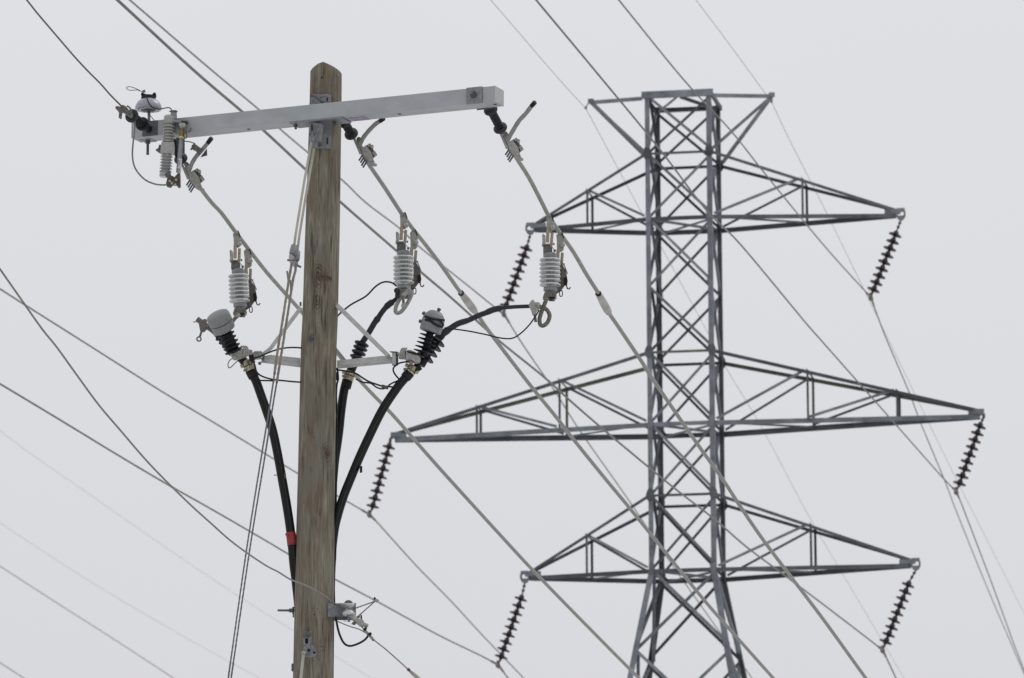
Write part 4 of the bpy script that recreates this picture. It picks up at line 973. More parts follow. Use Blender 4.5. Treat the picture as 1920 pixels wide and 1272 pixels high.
MB().prism([W(746, 662, 42.88), W(757, 658, 42.88), W(766, 662, 42.88), W(765, 673, 42.88), W(748, 672, 42.88)], V((0, 0.05, 0))).build('mounting_neck', 'alu', ra, bevel=0.006)
MB().lathe(W(771, 678, 42.86), -ZZ, [(0.02, 0), (0.016, 0.02), (0.008, 0.025)], 10).build('ground_stud', 'galv', ra)
# left arrester
la = thing('surge_arrester', W(446, 664, 42.85), 'black ribbed surge arrester left of the pole under a smooth round grey cap', 'arrester', 'surge arresters on the standoff bracket')
q0, q1 = W(438.5, 660, 42.86), W(419, 614, 42.80); ax = (q1 - q0).normalized()
MB().tube([q0, q1], 0.046, 18).build('body', 'polymer_black', la)
for i in range(6):
    t = (i + 0.15)/6.0
    c = q0.lerp(q1, t); r = 0.071 - 0.0012*i
    MB().lathe(c, ax, [(0.045, -0.010), (r*0.92, -0.004), (r, 0.003), (r*0.97, 0.008), (0.045, 0.014)], 32).build('shed', 'polymer_black', la)
cp = W(421.5, 620, 42.80); axc = (W(408.5, 593, 42.735) - W(421.5, 620, 42.80)).normalized(); L = (W(408.5, 593, 42.735) - cp).length
lcap = MB().lathe(cp, axc, [(0.052, 0.0), (0.074, 0.0), (0.085, 0.004), (0.089, 0.012), (0.090, L*0.50), (0.0905, L*0.52)], 36).build('cap', 'capgrey', la)
MB().lathe(cp + axc*L*0.56, axc, [(0.091, 0), (0.093, 0.004), (0.092, L*0.42), (0.086, L*0.54), (0.072, L*0.60), (0.001, L*0.63)], 36).build('cap_lid', 'capgrey', la)
MB().lathe(cp + axc*L*0.49, axc, [(0.089, 0), (0.089, L*0.09)], 36).build('cap_groove', 'hole', la)
MB().prism([W(427, 588, 42.72), W(430, 588.5, 42.72), W(436, 598, 42.74), (W(433, 599, 42.74))], V((0, 0.03, 0))).build('cap_latch', 'galv_dark', la)
MB().prism([W(429, 661, 42.82), W(436, 655, 42.82), W(452, 653, 42.82), W(466, 656, 42.84), W(466, 663, 42.84), W(457, 668, 42.84), W(444, 672, 42.82), W(437, 671, 42.82)], V((0, 0.09, 0))).build('mounting_cleat', 'alu', la, bevel=0.010)
for i in range(3):
    x = 456.5 + 3.6*i
    MB().tube(smooth([W(x + 1, 668, 42.82), W(x + 1.8, 660, 42.80), W(x, 652, 42.81), W(x - 4, 649.5, 42.83)], 3), 0.0068, 8).build('mounting_rib', 'alu', la)
MB().prism([W(463, 655, 42.86), W(473, 656, 42.86), W(474, 664, 42.86), W(464, 666, 42.86)], V((0, 0.04, 0))).build('mounting_neck', 'alu', la, bevel=0.004)
MB().lathe(W(440, 669, 42.83), -ZZ + V((0.2, 0, 0)), [(0.024, 0), (0.022, 0.018), (0.010, 0.028)], 12).build('ground_stud', 'alu', la)
MB().prism([W(466, 666, 42.88), W(474, 664, 42.88), W(478, 672, 42.88), W(474, 680, 42.88), W(467, 674, 42.88)], V((0, 0.05, 0))).build('ground_lug', 'black', la, bevel=0.004)

# ================================================================== SMALL WIRES NEAR THE TERMINATIONS
def wire(pts, r, Y, label, mt='black', name='ground_wire', cat='wire', group=None, n=8):
    P = smooth(WL(pts, Y), 5)
    o = MB().tube(P, r, n).build(name, mt, None, P[len(P)//2]); tag(o, label, cat, group); return o
GW = 'thin black ground wires around the cable ends'
wire([(478, 671.5), (489, 668), (500, 663), (513, 658), (527, 654), (545, 652), (563, 652.5, .05), (572, 654, .15)], 0.0063, 42.90, 'black wire arching from the left bracket fitting to the pole, above the flat arm', group=GW)
wire([(474, 676), (478, 686), (481, 697), (488, 704), (500, 709), (513, 712), (530, 714), (550, 716), (564, 717, .03), (575, 718, .15)], 0.0066, 42.92, 'black wire sagging from the left gold clamp back to the pole', group=GW)
wire([(485, 713.5), (500, 714), (515, 714.5)], 0.0063, 42.93, 'short black wire tied in beside the left cable below the flat arm', group=GW)
wire([(437, 671), (430, 677), (427.5, 684), (429, 690), (434, 688), (441, 681), (447, 676)], 0.0035, 42.84, 'tiny black wire loop hanging below the left arrester mount', group=GW)
wire([(634, 694, .05), (641, 695), (655, 697), (668, 701), (680, 709), (692, 716), (706, 721), (716, 724), (728, 725), (737, 726), (748, 725)], 0.0068, 42.95, 'black wire sagging from the pole under the right bracket arm to the right cable', group=GW)
wire([(667, 711), (680, 717), (695, 719), (707, 727), (720, 729), (733, 720), (746, 714)], 0.0063, 42.97, 'lower black wire from the middle gold clamp to the right cable', group=GW)
wire([(770, 679.5), (760, 679), (747, 682), (738, 690), (738, 697), (742, 704), (748, 711)], 0.0066, 42.90, 'black wire looping round from the right gold clamp beside the bracket end', group=GW)
cr_ = MB().tube(WL([(716, 724), (728, 728)], 42.94), 0.013, 8).build('crimp', 'rust', None, W(722, 726, 42.94)); tag(cr_, 'brown crimp joining the sagging black wires right of the pole', 'connector')
wire([(833, 615), (840, 616), (875, 620.6), (910.8, 627.6), (938, 634), (960, 634.7), (976.8, 625), (993, 608.8), (1003, 594.6), (1011, 582)], 0.0058, 42.93, 'thin black wire swinging from the zigzag cap to the tap clamp at the right', group=GW)
wire([(632, 594, .1), (640, 586), (658.9, 571), (685.7, 556), (703.7, 538), (718.6, 529.4), (733.6, 530), (744, 537)], 0.0068, 43.12, 'black wire curving up from behind the pole to the middle switch', group=GW)
wire([(632, 690), (633.5, 700), (634, 712), (631.5, 722), (630.5, 745), (631.5, 775), (631, 820), (630.5, 900), (630, 930), (629.2, 1000), (629, 1040), (627.5, 1065), (626.3, 1100), (627, 1132)], 0.0075, 43.04, 'black wire stapled down the right edge of the pole', group=GW)
MB().box(W(632.5, 706, 43.03), V((1, 0, 0)), V((0, 1, 0)), ZZ, 0.01, 0.02, 0.03).build('connector', 'black', bpy.data.objects[[o.name for o in bpy.data.objects if o.get('label') == 'black wire stapled down the right edge of the pole'][0]], bevel=0.004)

# ================================================================== LEFT END OF THE ARM
YA = a0.y
# bell insulator on its pin
cx, cyy = 278.3, 205.5
bc = W(cx, cyy, YA + 0.08)
bell = thing('pin_insulator', W(cx, 222, YA + 0.08), 'lilac grey bell insulator with black top, standing on the left end of the crossarm', 'insulator')
MB().lathe(bc, ZZ, [(0.072, 0.006), (0.086, -0.001), (0.098, -0.005), (0.1045, 0.002), (0.1055, 0.014), (0.101, 0.034), (0.088, 0.057), (0.070, 0.074), (0.055, 0.083), (0.050, 0.086)], 40).build('bell', 'glaze', bell)
MB().lathe(bc, ZZ, [(0.062, 0.004), (0.066, -0.008), (0.071, -0.008), (0.076, 0.004)], 32).build('petticoat', 'porc', bell)
MB().lathe(bc, ZZ, [(0.03, -0.016), (0.048, -0.012), (0.052, 0.0), (0.05, 0.03)], 28).build('petticoat', 'galv_dark', bell)
MB().lathe(bc + ZZ*0.002, -ZZ, [(0.098, 0), (0.05, 0.0002)], 32).build('bell_inside', 'hole', bell)
MB().tube([W(cx + 1, 206, YA + 0.08), W(cx + 1, 233, YA + 0.08)], 0.0115, 12).build('pin', 'galv', bell)
sd = MB().lathe(W(cx, 185.5, YA + 0.08), ZZ, [(0.057, -0.002), (0.058, 0.010), (0.050, 0.014), (0.054, 0.02), (0.046, 0.026)], 24).build('saddle', 'black', bell)
for sg, xx in ((-1, 267.5), (1, 290)):
    c = W(xx, 176, YA + 0.08)
    MB().prism([W(cx + sg*2, 184, YA + 0.05), W(cx + sg*2, 179, YA + 0.05), W(cx + sg*6, 178, YA + 0.05), W(cx + sg*9.5, 173.5, YA + 0.05), W(cx + sg*13, 173, YA + 0.05), W(cx + sg*14.5, 176.5, YA + 0.05), W(cx + sg*13.5, 180, YA + 0.05), W(cx + sg*11, 184, YA + 0.05)][::sg], V((0, 0.07, 0))).build('saddle_horn', 'black', sd, bevel=0.006)
MB().lathe(W(269, 171.5, YA + 0.05), (1, 0, 0.3), [(0.006, -0.01), (0.012, 0), (0.012, 0.015)], 8).build('tie_bolt', 'galv', bell)
MB().tube(smooth(WL([(263, 170.5), (256, 167), (249, 164.3), (243, 163), (238.5, 163.4), (237, 165.2), (239.5, 168), (244, 169.6), (251, 169.4), (258, 169.2), (264, 171.5), (269, 173)], YA), 4), 0.0028, 6).build('tie_wire', 'hole', bell)
MB().tube(smooth(WL([(272, 176), (275.5, 184, -.03), (278.5, 192, -.04), (283, 199, -.04), (290, 203.6, -.05), (298, 205, -.04), (305, 204, -.02), (313, 202.3), (319, 203), (322, 207)], YA + 0.0), 4), 0.0042, 8).build('tie_wire', 'hole', bell)
MB().tube(smooth(WL([(281, 216), (285, 221), (289, 226)], YA + 0.06), 3), 0.0035, 6).build('tie_wire', 'galv_dark', bell)
# pin nut below the arm
MB().box(W(277.5, 263.5, YA + 0.085), AU, AV, ZZ, 0.052, 0.055, 0.004).build('washer_plate', 'galv', bell)
MB().lathe(W(277.2, 264.5, YA + 0.08), -ZZ, [(0.021, 0), (0.021, 0.022), (0.012, 0.022), (0.012, 0.112)], 6, False).build('pin_nut', 'galv_dark', bell)
# near dead-end insulator that holds the slack wire on the camera side
fd = thing('deadend_insulator', W(284, 246, YA - 0.02), 'black round shed insulator on the near face of the crossarm, at its left end', 'insulator', 'black polymer dead end insulators under the crossarm')
f0, f1 = W(284, 246, YA - 0.01), W(240, 212, YA - 0.50); ax = (f1 - f0).normalized(); L = (f1 - f0).length
MB().lathe(f0, ax, [(0.018, -0.0), (0.018, 0.06), (0.03, 0.06), (0.03, L - 0.03), (0.018, L - 0.03), (0.016, L)], 16).build('core', 'polymer_black', fd)
MB().lathe(f0, ax, [(0.036, 0.0), (0.036, 0.012), (0.02, 0.02)], 12).build('eye_nut', 'galv_dark', fd)
for i in range(7):
    big = i in (0, 6); r = 0.055 if big else 0.036
    t = L*(0.39 + 0.073*i)
    MB().lathe(f0 + ax*t, ax, [(0.028, -0.012), (r*0.75, -0.006), (r, 0.001), (r, 0.007), (r*0.8, 0.010), (0.028, 0.009)], 30).build('shed', 'polymer' if i == 6 else 'polymer_black', fd)
fc = thing('strain_clamp', W(232, 208, YA - 0.52), 'small weathered clamp gripping the thin slack wire at the far left of the crossarm', 'clamp')
yb = YA - 0.52
MB().prism([W(226, 198, yb), W(230, 196, yb), W(236, 199, yb), W(241, 205, yb), W(248, 213, yb), W(249.5, 218, yb), W(245, 220, yb), W(239, 216, yb), W(231, 210, yb), W(225, 205, yb)], V((0, 0.05, 0))).build('clamp_body', 'alu_dark', fc, bevel=0.008)
MB().prism([W(215.8, 199.5, yb - 0.01), W(221, 198.5, yb - 0.01), W(228, 201, yb - 0.01), W(232, 207, yb - 0.01), W(229, 213, yb - 0.01), W(228, 221, yb - 0.01), W(224, 222, yb - 0.01), W(224, 213, yb - 0.01), W(221, 208, yb - 0.01), W(216, 202.5, yb - 0.01)], V((0, 0.025, 0))).build('keeper', 'alu_dark', fc, bevel=0.006)
for (x, y, e) in ((228, 213, (226.5, 223.5)), (224.5, 212, (223.8, 221.5))):
    MB().tube([W(x, y, yb), W(e[0], e[1], yb)], 0.006, 8).build('bolt', 'galv_dark', fc)
MB().tube(smooth(WL([(238, 199), (243, 202), (246, 208), (243, 212)], yb - 0.015), 3), 0.007, 8).build('bail', 'alu_dark', fc)
p0 = W(228, 199, YA - 0.52)
sw = [(50, 0), (69, 24), (93.4, 52.7), (117.6, 81), (141.8, 109), (166, 134.9), (188.5, 157.4), (207.5, 179), (228, 199.5)]
sw = [ext(sw[1], sw[0], 600), ext(sw[1], sw[0], 300)] + sw
P = smooth([inplane(a, b_, p0.x, p0.y, 0.25) for a, b_ in sw], 5)
o = MB().tube(P, 0.0068, 8).build('slack_wire', 'thinwire', None, p0); tag(o, 'thin dark wire from the top left corner to the left end of the crossarm', 'wire')
wire([(245, 207), (250, 213), (252.3, 222), (252.7, 235), (251.5, 252), (249.2, 271.5), (248.3, 292), (251.5, 311), (260, 325.5), (273, 338), (289, 345), (302, 347), (313, 347)], 0.0066, YA - 0.40, 'grey jumper wire drooping from the left clamp round to the foot of the fuse cutout', 'neutral', 'jumper_wire')

# fuse cutout
YC = YA - 0.17
fcut = thing('fuse_cutout', W(310, 332, YC), 'ribbed grey fuse cutout with a yellow banded tube, at the left end of the crossarm', 'fuse')
def C(x, y, o=0): return W(x, y, YC + o)
axd = (C(310.5, 330) - C(318.5, 220)).normalized()
MB().lathe(C(318.5, 217), axd, [(0.036, 0), (0.044, 0.008), (0.046, 0.02), (0.046, 0.06), (0.036, 0.07)], 24).build('top_cap', 'porc_dull', fcut)
MB().lathe(C(317.5, 228), axd, [(0.036, 0), (0.035, 0.20), (0.034, 0.42)], 20).build('porcelain_core', 'porc_dull', fcut)
for i in range(6):
    MB().lathe(C(317.2 - 0.35*i, 237.5 + 5.65*i), axd, [(0.036, -0.008), (0.045, -0.003), (0.0495, 0.001), (0.048, 0.005), (0.036, 0.008)], 28).build('shed', 'porc_dull', fcut)
MB().box(C(314.5, 279.5), V((1, 0, 0)), V((0, 1, 0)), -axd, 0.052, 0.05, 0.047).build('centre_block', 'porc_dull', fcut, bevel=0.012)
for i in range(6):
    MB().lathe(C(312.6 - 0.45*i, 294 + 5.5*i), axd, [(0.034, -0.008), (0.044, -0.002), (0.0505, 0.003), (0.044, 0.006), (0.034, 0.008)], 28).build('shed', 'porc_dull', fcut)
MB().lathe(C(309.8, 323), axd, [(0.044, 0), (0.044, 0.036), (0.04, 0.04)], 24).build('foot_cap', 'porc_dull', fcut)
MB().prism([C(320, 206.5, -.03), C(331, 206, -.03), C(331.5, 223, -.03), C(319.5, 224, -.03)], V((0, 0.05, 0))).build('top_terminal', 'bluecap', fcut, bevel=0.004)
MB().tube([C(317.5, 209, -.03), C(333, 209.5, -.03)], 0.006, 8).build('terminal_bolt', 'galv_dark', fcut)
MB().prism([C(319.5, 223.5, -.04), C(340, 225, -.05), C(351.5, 226, -.05), C(352, 230, -.05), C(340, 230.5, -.05), C(319.5, 228.5, -.04)], V((0, 0.05, 0))).build('top_contact', 'bluecap', fcut, bevel=0.003)
MB().prism([C(339.5, 225.8, -.055), C(352.3, 226.2, -.055), C(352, 231, -.055), C(339.5, 231, -.055)], V((0, 0.06, 0))).build('contact_tip', 'rust', fcut, bevel=0.004)
MB().prism([C(328, 229.5, -.02), C(337, 231, -.03), C(339, 243, -.03), (C(335, 241, -.03))], V((0, 0.02, 0))).build('contact_spring', 'galv_dark', fcut)
td = (C(335, 326, -.06) - C(341, 256, -.06)).normalized()
MB().lathe(C(342, 232, -.06), td, [(0.02, 0), (0.028, 0.004), (0.030, 0.014), (0.020, 0.03), (0.0185, 0.03), (0.0175, 0.042)], 18).build('tube_head', 'porc_dull', fcut)
MB().lathe(C(341.5, 240.5, -.06), td, [(0.018, 0), (0.0185, 0.03), (0.0195, 0.032), (0.019, 0.066)], 18).build('ferrule', 'brownbrass', fcut)
ft = MB().lathe(C(340.2, 256, -.06), td, [(0.0178, 0), (0.0178, 0.29)], 20).build('fuse_tube', 'bluecap', fcut)
MB().lathe(C(340.2, 256, -.06), td, [(0.0186, 0), (0.0186, 0.016)], 20).build('yellow_band', 'yellow', ft)
lb = C(337.1, 298, -.06); tl = 0.112
MB().lathe(lb, td, [(0.0186, 0), (0.0186, tl)], 20).build('label', 'white', ft)
# print on the label, read from below upwards
cu = bpy.data.curves.new('print', 'FONT'); cu.body = "E8  1050"; cu.size = 0.026; cu.align_x = 'LEFT'; cu.align_y = 'CENTER'
tmpo = bpy.data.objects.new('tmp', cu); col.objects.link(tmpo)
dg = bpy.context.evaluated_depsgraph_get(); dg.update()
tme = bpy.data.meshes.new_from_object(tmpo.evaluated_get(dg)); bpy.data.objects.remove(tmpo)
org = lb + td*(tl - 0.004) + V((0, -0.0200, 0)) + V((-0.0, 0, 0))
xax = -td; yax = V((0, 1, 0)).cross(xax).normalized() * 1.0; yax = yax if yax.x < 0 else -yax
mb2 = MB(); mb2.v = [org + xax*v.co.x + yax*v.co.y - V((0, 0.0004, 0)) + V((0, 0, 0)) for v in tme.vertices]; mb2.f = [list(p.vertices) for p in tme.polygons]; mb2.sm = [False]*len(mb2.f)
mb2.build('print', 'ink', ft)
bl = root_loc(ft)
MB().prism([C(333, 325, -.07), C(338, 325, -.07), C(338.5, 350, -.07), C(334, 351, -.07), C(331.5, 347, -.07), C(329, 346, -.07), C(323, 346, -.07), C(320.5, 350.5, -.07), C(313, 349, -.07), C(311, 344, -.07), C(313, 336, -.07), C(314.5, 330, -.07), C(322, 329, -.07), C(327, 332, -.07)], V((0, 0.05, 0))).build('lower_hinge', 'rust', fcut, bevel=0.005)
MB().lathe(C(315, 328.5, -.055), (0.3, -1, 0), [(0.024, 0), (0.022, 0.012), (0.012, 0.016)], 14).build('hinge_bolt', 'galv_dark', fcut)
for (x, y) in ((322, 344), (328, 347), (318, 340), (330, 338)):
    MB().lathe(C(x, y, -.075), (0.2, -1, 0), [(0.011, 0), (0.010, 0.012)], 8).build('hinge_bolt', 'alu', fcut)
MB().tube(smooth(WL([(343, 241), (347, 245.5), (352, 248), (356, 246.5), (358.6, 240.5)], YC - 0.08), 4), 0.0055, 8).build('hook', 'galv_dark', fcut)
MB().tube([W(347.5 + 2.8*math.cos(t), 254.5 + 5.6*math.sin(t), YC - 0.08) for t in [x*math.pi/8 for x in range(17)]], 0.0040, 8).build('pull_ring', 'rust', fcut)
MB().prism([C(291.5, 281, .02), C(297, 277, .02), C(297.5, 272, .02), C(301.5, 271, .02), C(302, 288, .02)], V((0, 0.04, 0))).build('mounting_clamp', 'galv_dark', fcut, bevel=0.003)
MB().prism([C(330, 258, .05), C(346, 260, .05), C(346, 288, .05), C(332, 288, .05)], V((0, 0.04, 0))).build('mounting_plate', 'galv_dark', fcut, bevel=0.003)
MB().tube([C(328, 262, -.0), C(330, 280, -.0), C(331, 296, 0)], 0.007, 6).build('back_strap', 'hole', fcut)
wire([(341, 264), (350, 265.4), (358, 266.8), (366, 270)], 0.0045, YA + 0.05, 'short thin wire from the cutout bracket to the small clamp on the left cut tail', 'thinwire', 'jumper_wire')
hc = thing('tap_clamp', W(370, 285, YL - 0.06), 'small tap clamp with a three cornered plate on the left cut tail', 'clamp')
yb = YL - 0.17
MB().prism([W(358.5, 273, yb), W(364, 268.5, yb), W(369, 272, yb), W(377, 278, yb), W(380, 282, yb), W(374, 290, yb), W(370, 287, yb), W(367, 282, yb), W(361, 280, yb)], V((0, 0.04, 0))).build('clamp_body', 'alu_dark', hc, bevel=0.006)
MB().prism([W(388, 278.5, yb + 0.05), W(388.5, 291.5, yb + 0.05), W(375.5, 295, yb + 0.05)], V((0, 0.012, 0))).build('wing_plate', 'galv_dark', hc, bevel=0.002)
MB().tube([W(357.8, 281.5, yb), W(361, 276, yb)], 0.007, 8).build('bolt', 'galv_dark', hc)

# ================================================================== GUYS
GT = CTAN
gtop = W(590, 262, 42.72)
def gp(x, y, o=0): 
    p = inplane(x, y, gtop.x, gtop.y, GT); return p + V((0, o, 0))
gg = 'down guys running to the lower left of the pole'
GUY = [([(584.3, 264), (570.6, 340), (554.3, 440), (551.6, 461)], [(547.5, 490), (546, 500), (543, 517), (540, 535), (530, 600), (521.4, 653), (514.5, 702)], [(514.5, 702), (506, 760), (495.8, 822), (489.5, 860), (462, 1033), (428, 1272), (410, 1400)], (583.5, 246), 'left hand'),
       ([(589.3, 275.7), (578, 340), (561.6, 440), (557.5, 472)], [(554, 497), (554, 507), (550.5, 520), (548, 534), (537.7, 600), (527.5, 664), (518.8, 718)], [(518.8, 718), (511.8, 760), (501.5, 825), (496, 860), (468.4, 1030), (433.4, 1272), (415, 1400)], (592.5, 258), 'right hand')]
for i, (rod, grip, wr, clv, nm) in enumerate(GUY):
    r0 = gp(*rod[0]); root = thing('down_guy', r0, nm + ' of the paired guys, beige rod above, grey strand to the bottom left', 'guy wire', gg)
    MB().tube([gp(*p) for p in rod], 0.0098, 12).build('strain_rod', 'rod', root)
    d = (gp(*rod[1]) - gp(*rod[0])).normalized()
    MB().lathe(gp(*rod[0]) - d*0.05, d, [(0.013, 0), (0.021, 0.006), (0.022, 0.05), (0.0145, 0.062)], 14).build('rod_ferrule', 'galv', root)
    x, y = rod[0]
    for s_ in (-5, 4):
        MB().prism([gp(x + s_, y - 12, -.02), gp(x + s_ - 0.5, y - 28, -.02), gp(x + s_ + 3, y - 29, -.02), gp(x + s_ + 3.5, y - 13, -.02)], V((0, 0.03, 0))).build('clevis', 'galv', root, bevel=0.002)
    e = gp(*rod[-1])
    MB().lathe(e - d*0.004, d, [(0.015, 0), (0.024, 0.006), (0.028, 0.055), (0.028, 0.08), (0.02, 0.09)], 14).build('rod_ferrule', 'galv', root)
    gx, gy = grip[0]
    MB().prism([gp(gx - 5.5, gy - 12, -.02), gp(gx + 4.5, gy - 13, -.02), gp(gx + 5, gy - 1, -.02), gp(gx + 3, gy + 4, -.02), gp(gx - 4, gy + 3, -.02), gp(gx - 6, gy - 2, -.02)], V((0, 0.045, 0))).build('thimble_clevis', 'galv' if i else 'alu', root, bevel=0.006)
    MB().tube([gp(gx - (7.5 if i == 0 else 2), gy - 2, 0), gp(gx + (6 if i == 0 else 9.5), gy - 1 + 5*i, 0)], 0.0085, 6).build('clevis_pin', 'galv_dark', root)
    G = [gp(*p) for p in grip]
    gm = MB(); gm.helix(G, 0.0045, 0.0062, 5, 0.22, 5)
    gm.build('preformed_grip', 'grip', root)
    if i == 0:
        MB().tube(smooth([gp(538.3, 509, -.01), gp(539.5, 518, -.01), gp(541, 530, -.008), gp(540, 540, -.005)], 3), 0.0075, 8).build('grip_tail', 'grip', root)
    else:
        MB().tube(smooth([gp(544.7, 525.5, -.01), gp(545, 533, -.01), gp(545.5, 545, -.006)], 3), 0.007, 8).build('grip_tail', 'grip', root)
    wp = [gp(*p) for p in wr]
    dd = (wp[-1] - wp[-2]).normalized(); wp.append(wp[-1] + dd*(wp[-1].z/-dd.z))
    MB().helix(wp, 0.0028, 0.0042, 4, 0.16, 4, sub=22).build('strand', 'guywire', root)
# lower guy
lg = thing('guy_attachment', onpole(578, 1215), 'galvanised guy plate with two holes, bolted low on the pole face above a beige rod', 'bracket')
yb = onpole(578, 1215).y
MB().prism([W(572.5, 1184, yb - .01), W(584, 1184, yb - .01), W(585, 1206, yb - .01), W(591, 1217, yb - .01), W(594, 1224, yb - .01), W(592, 1230, yb - .01), W(584, 1233.5, yb - .01), W(573, 1233, yb - .01), W(567, 1228, yb - .01), W(569, 1212, yb - .01), W(572, 1204, yb - .01)], V((0, 0.02, 0))).build('guy_plate', 'galv', lg, bevel=0.004)
MB().lathe(W(577, 1189.3, yb - .012), (0, -1, -0.1), [(0.021, 0), (0.022, 0.01), (0.018, 0.018), (0.006, 0.02)], 16).build('bolt_head', 'galv_dark', lg)
for s_ in (-1, 1):
    MB().prism([W(575 + s_*5 - 1.6, 1197, yb - .045), W(575 + s_*5 + 1.6, 1197, yb - .045), W(575 + s_*4.2 + 1.8, 1210, yb - .045), W(575 + s_*4.2 - 1.8, 1210, yb - .045)], V((0, 0.04, 0))).build('clevis', 'galv', lg, bevel=0.002)
MB().prism([W(571.5, 1207, yb - .04), W(580, 1207, yb - .04), W(582, 1216, yb - .04), W(575, 1227, yb - .04), W(567.5, 1227, yb - .04)], V((0, 0.03, 0))).build('clevis', 'galv', lg, bevel=0.004)
MB().box(W(574.5, 1202, yb - .02), V((1, 0, 0)), V((0, 1, 0)), ZZ, 0.012, 0.006, 0.018).build('slot', 'hole', lg)
for (x, y, r) in ((578.8, 1219.5, 0.0115), (589.3, 1224, 0.0095)):
    MB().lathe(W(x, y, yb - .043 if x < 580 else yb - .0125), (0, -1, 0), [(r, 0), (r, 0.001)], 14).build('hole', 'hole', lg)
MB().lathe(W(570, 1222, yb - .05), W(568, 1232, yb - .06) - W(570, 1222, yb - .05), [(0.012, 0), (0.018, 0.004), (0.018, 0.02), (0.012, 0.024)], 12).build('rod_ferrule', 'alu', lg)
ge = [W(569.3, 1226, yb - .055), W(564, 1272, yb - .15), W(548, 1400, yb - 0.45)]
dd = (ge[-1] - ge[-2]).normalized(); ge.append(ge[-1] + dd*((ge[-1].z)/-dd.z))
MB().tube(ge, 0.0112, 12).build('strain_rod', 'rod', lg)

# ================================================================== NEUTRAL BRACKET
YN = 42.88
nb = thing('neutral_bracket', W(640, 1150, YN), 'small grey steel bracket with a white spool insulator on the right side of the pole', 'bracket')
Nn = lambda x, y, o=0: W(x, y, YN + o)
MB().prism([Nn(614.5, 1131.5, -.01), Nn(667.5, 1131, .06), Nn(667.5, 1157.5, .06), Nn(614.5, 1157.5, -.01)], V((0, 0.008, 0))).build('back_plate', 'galv', nb, bevel=0.002)
MB().prism([Nn(614.5, 1157.3, -.012), Nn(640, 1157.3, .02), Nn(643, 1163, .0), Nn(625, 1163, .0)], V((0, 0.006, 0))).build('lower_flange', 'galv_dark', nb)
MB().prism([Nn(640, 1157.5, -.02), Nn(668, 1157.5, .02), Nn(664, 1163, -.02), Nn(643, 1163, -.02)], V((0, 0.006, 0))).build('lower_flange', 'galv_dark', nb)
MB().prism([Nn(636, 1131, .0), Nn(667, 1131, .04), Nn(663, 1134.5, -.05), Nn(641, 1134, -.05)], V((0, 0.006, 0))).build('upper_flange', 'galv', nb)
sp = thing('spool_insulator', Nn(654, 1156, -.06), 'pale waisted spool insulator held in the neutral bracket low on the pole', 'insulator')
MB().lathe(Nn(653.5, 1158, -.06), ZZ, [(0.02, 0.018), (0.044, 0.018), (0.049, 0.026), (0.047, 0.036), (0.034, 0.050), (0.022, 0.064), (0.020, 0.070), (0.024, 0.078), (0.038, 0.090), (0.044, 0.096), (0.044, 0.105), (0.02, 0.107)], 28).build('spool', 'porc', sp)
MB().lathe(Nn(653.5, 1131.5, -.06), ZZ, [(0.028, 0), (0.034, 0.004), (0.026, 0.014), (0.016, 0.022), (0.006, 0.024)], 16).build('pin_cap', 'galv_dark', sp)
MB().tube([Nn(653.8, 1154, -.06), Nn(654.2, 1166.5, -.06)], 0.0105, 10).build('pin', 'galv', sp)
nc = thing('strain_clamp', Nn(672, 1166, -.06), 'small cast clamp on the neutral bracket low on the pole, gripping a bare wire', 'clamp')
MB().tube(smooth([Nn(652, 1153, -.05), Nn(660, 1156, -.07), Nn(668, 1163, -.07), Nn(676, 1169, -.07), Nn(684, 1172, -.07), Nn(690.5, 1174, -.07)], 3), [0.012, 0.014, 0.018, 0.020, 0.022, 0.023, 0.023, 0.022, 0.022, 0.021, 0.020, 0.018, 0.016, 0.015, 0.017, 0.012], 12).build('clamp_body', 'alu', nc)
MB().prism([Nn(671, 1160, -.09), Nn(680, 1161, -.09), Nn(684, 1168, -.09), Nn(680, 1176, -.09), Nn(673, 1174, -.09)], V((0, 0.03, 0))).build('keeper', 'alu', nc, bevel=0.005)
MB().tube([Nn(677.2, 1153.5, -.07), Nn(677.5, 1163, -.07)], 0.0062, 8).build('bolt', 'hole', nc)
MB().lathe(Nn(663.8, 1167, -.08), -ZZ, [(0.014, 0), (0.012, 0.02)], 8).build('bolt', 'galv_dark', nc)
MB().lathe(Nn(673, 1158.5, -.08), ZZ, [(0.010, 0), (0.010, 0.012)], 6, False).build('bolt', 'galv_dark', nc)
for (x0, y0, x1, y1) in ((644, 1164.8, 650, 1164.8), (658, 1170, 666, 1170.2)):
    MB().tube([Nn(x0, y0, -.08), Nn(x1, y1, -.08)], 0.003, 6).build('cotter_pin', 'galv', nc)
vs_ = thing('standoff_fork', Nn(668, 1150, -.04), 'thin V shaped rod fork sticking out to the right of the small neutral bracket', 'rod')
MB().tube([Nn(663, 1142, -.06), Nn(703.5, 1127.5, -.10)], 0.0050, 8).build('fork_rod', 'grip', vs_)
MB().tube([Nn(669, 1158, -.06), Nn(703.5, 1127.5, -.10)], 0.0050, 8).build('fork_rod', 'grip', vs_)
MB().lathe(Nn(702.5, 1124.5, -.10), (1, 0, -0.5), [(0.010, -0.008), (0.014, 0.004), (0.012, 0.018), (0.016, 0.022), (0.008, 0.034)], 12).build('fork_tip', 'alu', vs_)
MB().lathe(Nn(703.2, 1124.5, -.11), ZZ + V((-0.3, 0, 0)), [(0.008, 0), (0.007, 0.018)], 8).build('fork_bolt', 'hole', vs_)
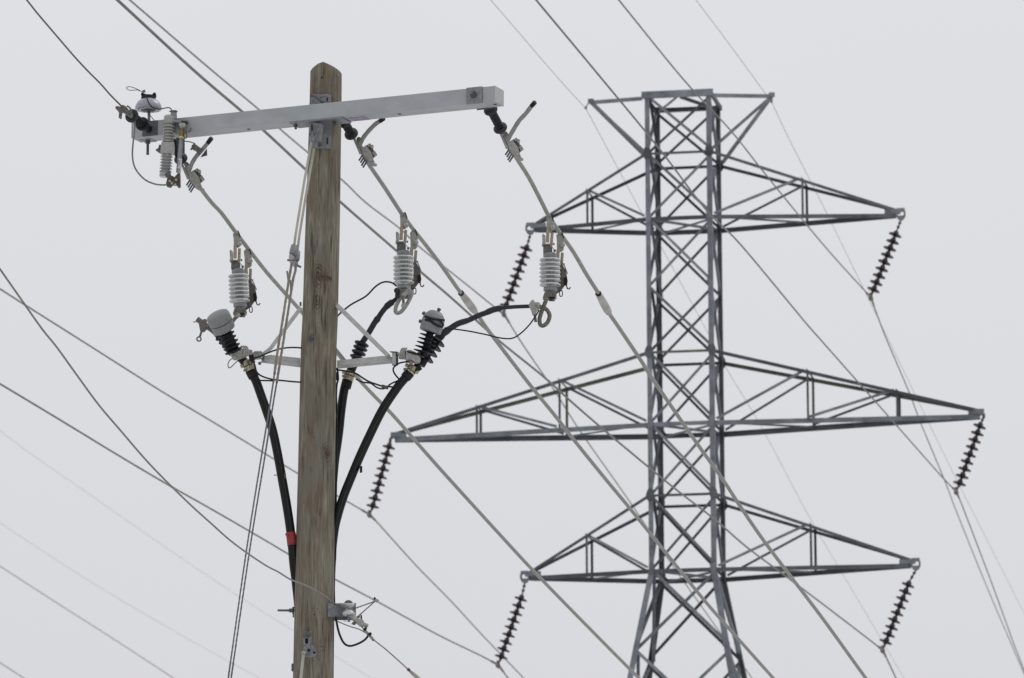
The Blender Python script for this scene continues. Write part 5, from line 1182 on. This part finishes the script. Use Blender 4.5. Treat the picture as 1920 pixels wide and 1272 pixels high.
# neutral wire in
p0 = W(627, 1133, YN - 0.06)
nin = [(0, 505), (40.9, 563.3), (78.6, 616.8), (107, 652), (141.5, 700), (185.5, 760), (226.4, 808), (267.3, 855.8), (300, 890.8), (332.4, 923), (364.8, 954), (397.2, 983), (429.6, 1012), (465, 1038.5), (500.8, 1062), (521.4, 1072.5), (545, 1087), (574.9, 1099), (607, 1117), (627, 1133)]
nin = [ext(nin[1], nin[0], 600), ext(nin[1], nin[0], 300)] + nin
P = [inplane(a, b_, p0.x, p0.y, 0.25) for a, b_ in nin] + [Nn(640, 1136.5, -.10), Nn(652, 1140, -.09), Nn(662, 1143, -.07)]
o = MB().tube(smooth(P, 4), 0.0065, 8).build('neutral_wire', 'neutral', None, p0); tag(o, 'bare wire sagging from the left edge across the pole face to the white spool insulator', 'wire')
MB().helix([Nn(626, 1132, -.065), Nn(634, 1135, -.09), Nn(644, 1137.5, -.10)], 0.007, 0.0045, 2, 0.035, 5).build('tie_wrap', 'alu_dark', o)
# neutral wire out
p1 = Nn(681, 1178, -.06)
no_ = [(677, 1174), (684, 1182), (694, 1193), (704, 1202.5), (712, 1209), (723, 1217.6), (745, 1237), (767, 1257), (790, 1277), (860, 1335)]
P = [inplane(a, b_, p1.x, p1.y, CTAN) for a, b_ in no_]
o = MB().tube(smooth(P, 4), 0.0052, 8).build('neutral_wire', 'neutral', None, p1); tag(o, 'bare wire leaving the pole to the lower right, with a red bead on it', 'wire')
MB().lathe(inplane(765.5, 1255.5, p1.x, p1.y, CTAN), P[-2] - P[-3], [(0.008, -0.006), (0.013, 0.002), (0.013, 0.014), (0.008, 0.02)], 12).build('red_bead', 'redwood', o)
MB().tube([inplane(a, b_, p1.x, p1.y, CTAN) for a, b_ in ((768, 1258), (774, 1263.5), (783, 1271), (795, 1281), (802, 1287))], [0.009, 0.015, 0.017, 0.015, 0.008], 12).build('sleeve', 'sleeve', o)
for nm_, (x, y) in (('upper', (686.5, 1185)), ('lower', (695.5, 1194.5))):
    cc = thing('wire_connector', Nn(x, y, -.06), nm_ + ' of two small split bolt connectors on the bare wire right of the pole', 'connector')
    MB().bar(Nn(x - 4.5, y - 4.5, -.07), Nn(x + 3.5, y + 4, -.07), 0.022, 0.022, V((0.7, 0, 0.7))).build('bolt_body', 'alu', cc, bevel=0.004)
    MB().lathe(Nn(x - 3, y - 4, -.085), V((0.5, -0.8, 0.4)), [(0.012, 0), (0.012, 0.02)], 6, False).build('nut', 'hole', cc)
    MB().tube([Nn(x + 1.5, y + 3, -.07), Nn(x + (5.0 if nm_ == 'lower' else 3), y + (7.5 if nm_ == 'lower' else 5), -.07)], 0.0068, 8).build('bolt_end', 'galv_dark', cc)
wire([(624, 1162.5, .05), (634, 1166), (646, 1171), (658, 1175.5), (668, 1178.5), (676, 1181.5), (685, 1187)], 0.0042, YN - 0.04, 'thin bare lead from the pole edge to the upper split bolt connector', 'neutral')
wire([(629.5, 1158, .03), (630.7, 1164), (634.5, 1183), (641, 1200), (647.5, 1208.5), (656, 1211.5), (666, 1209.4), (678, 1204), (686, 1198), (691, 1191)], 0.0088, YN - 0.03, 'black wire hanging in a U below the neutral bracket')
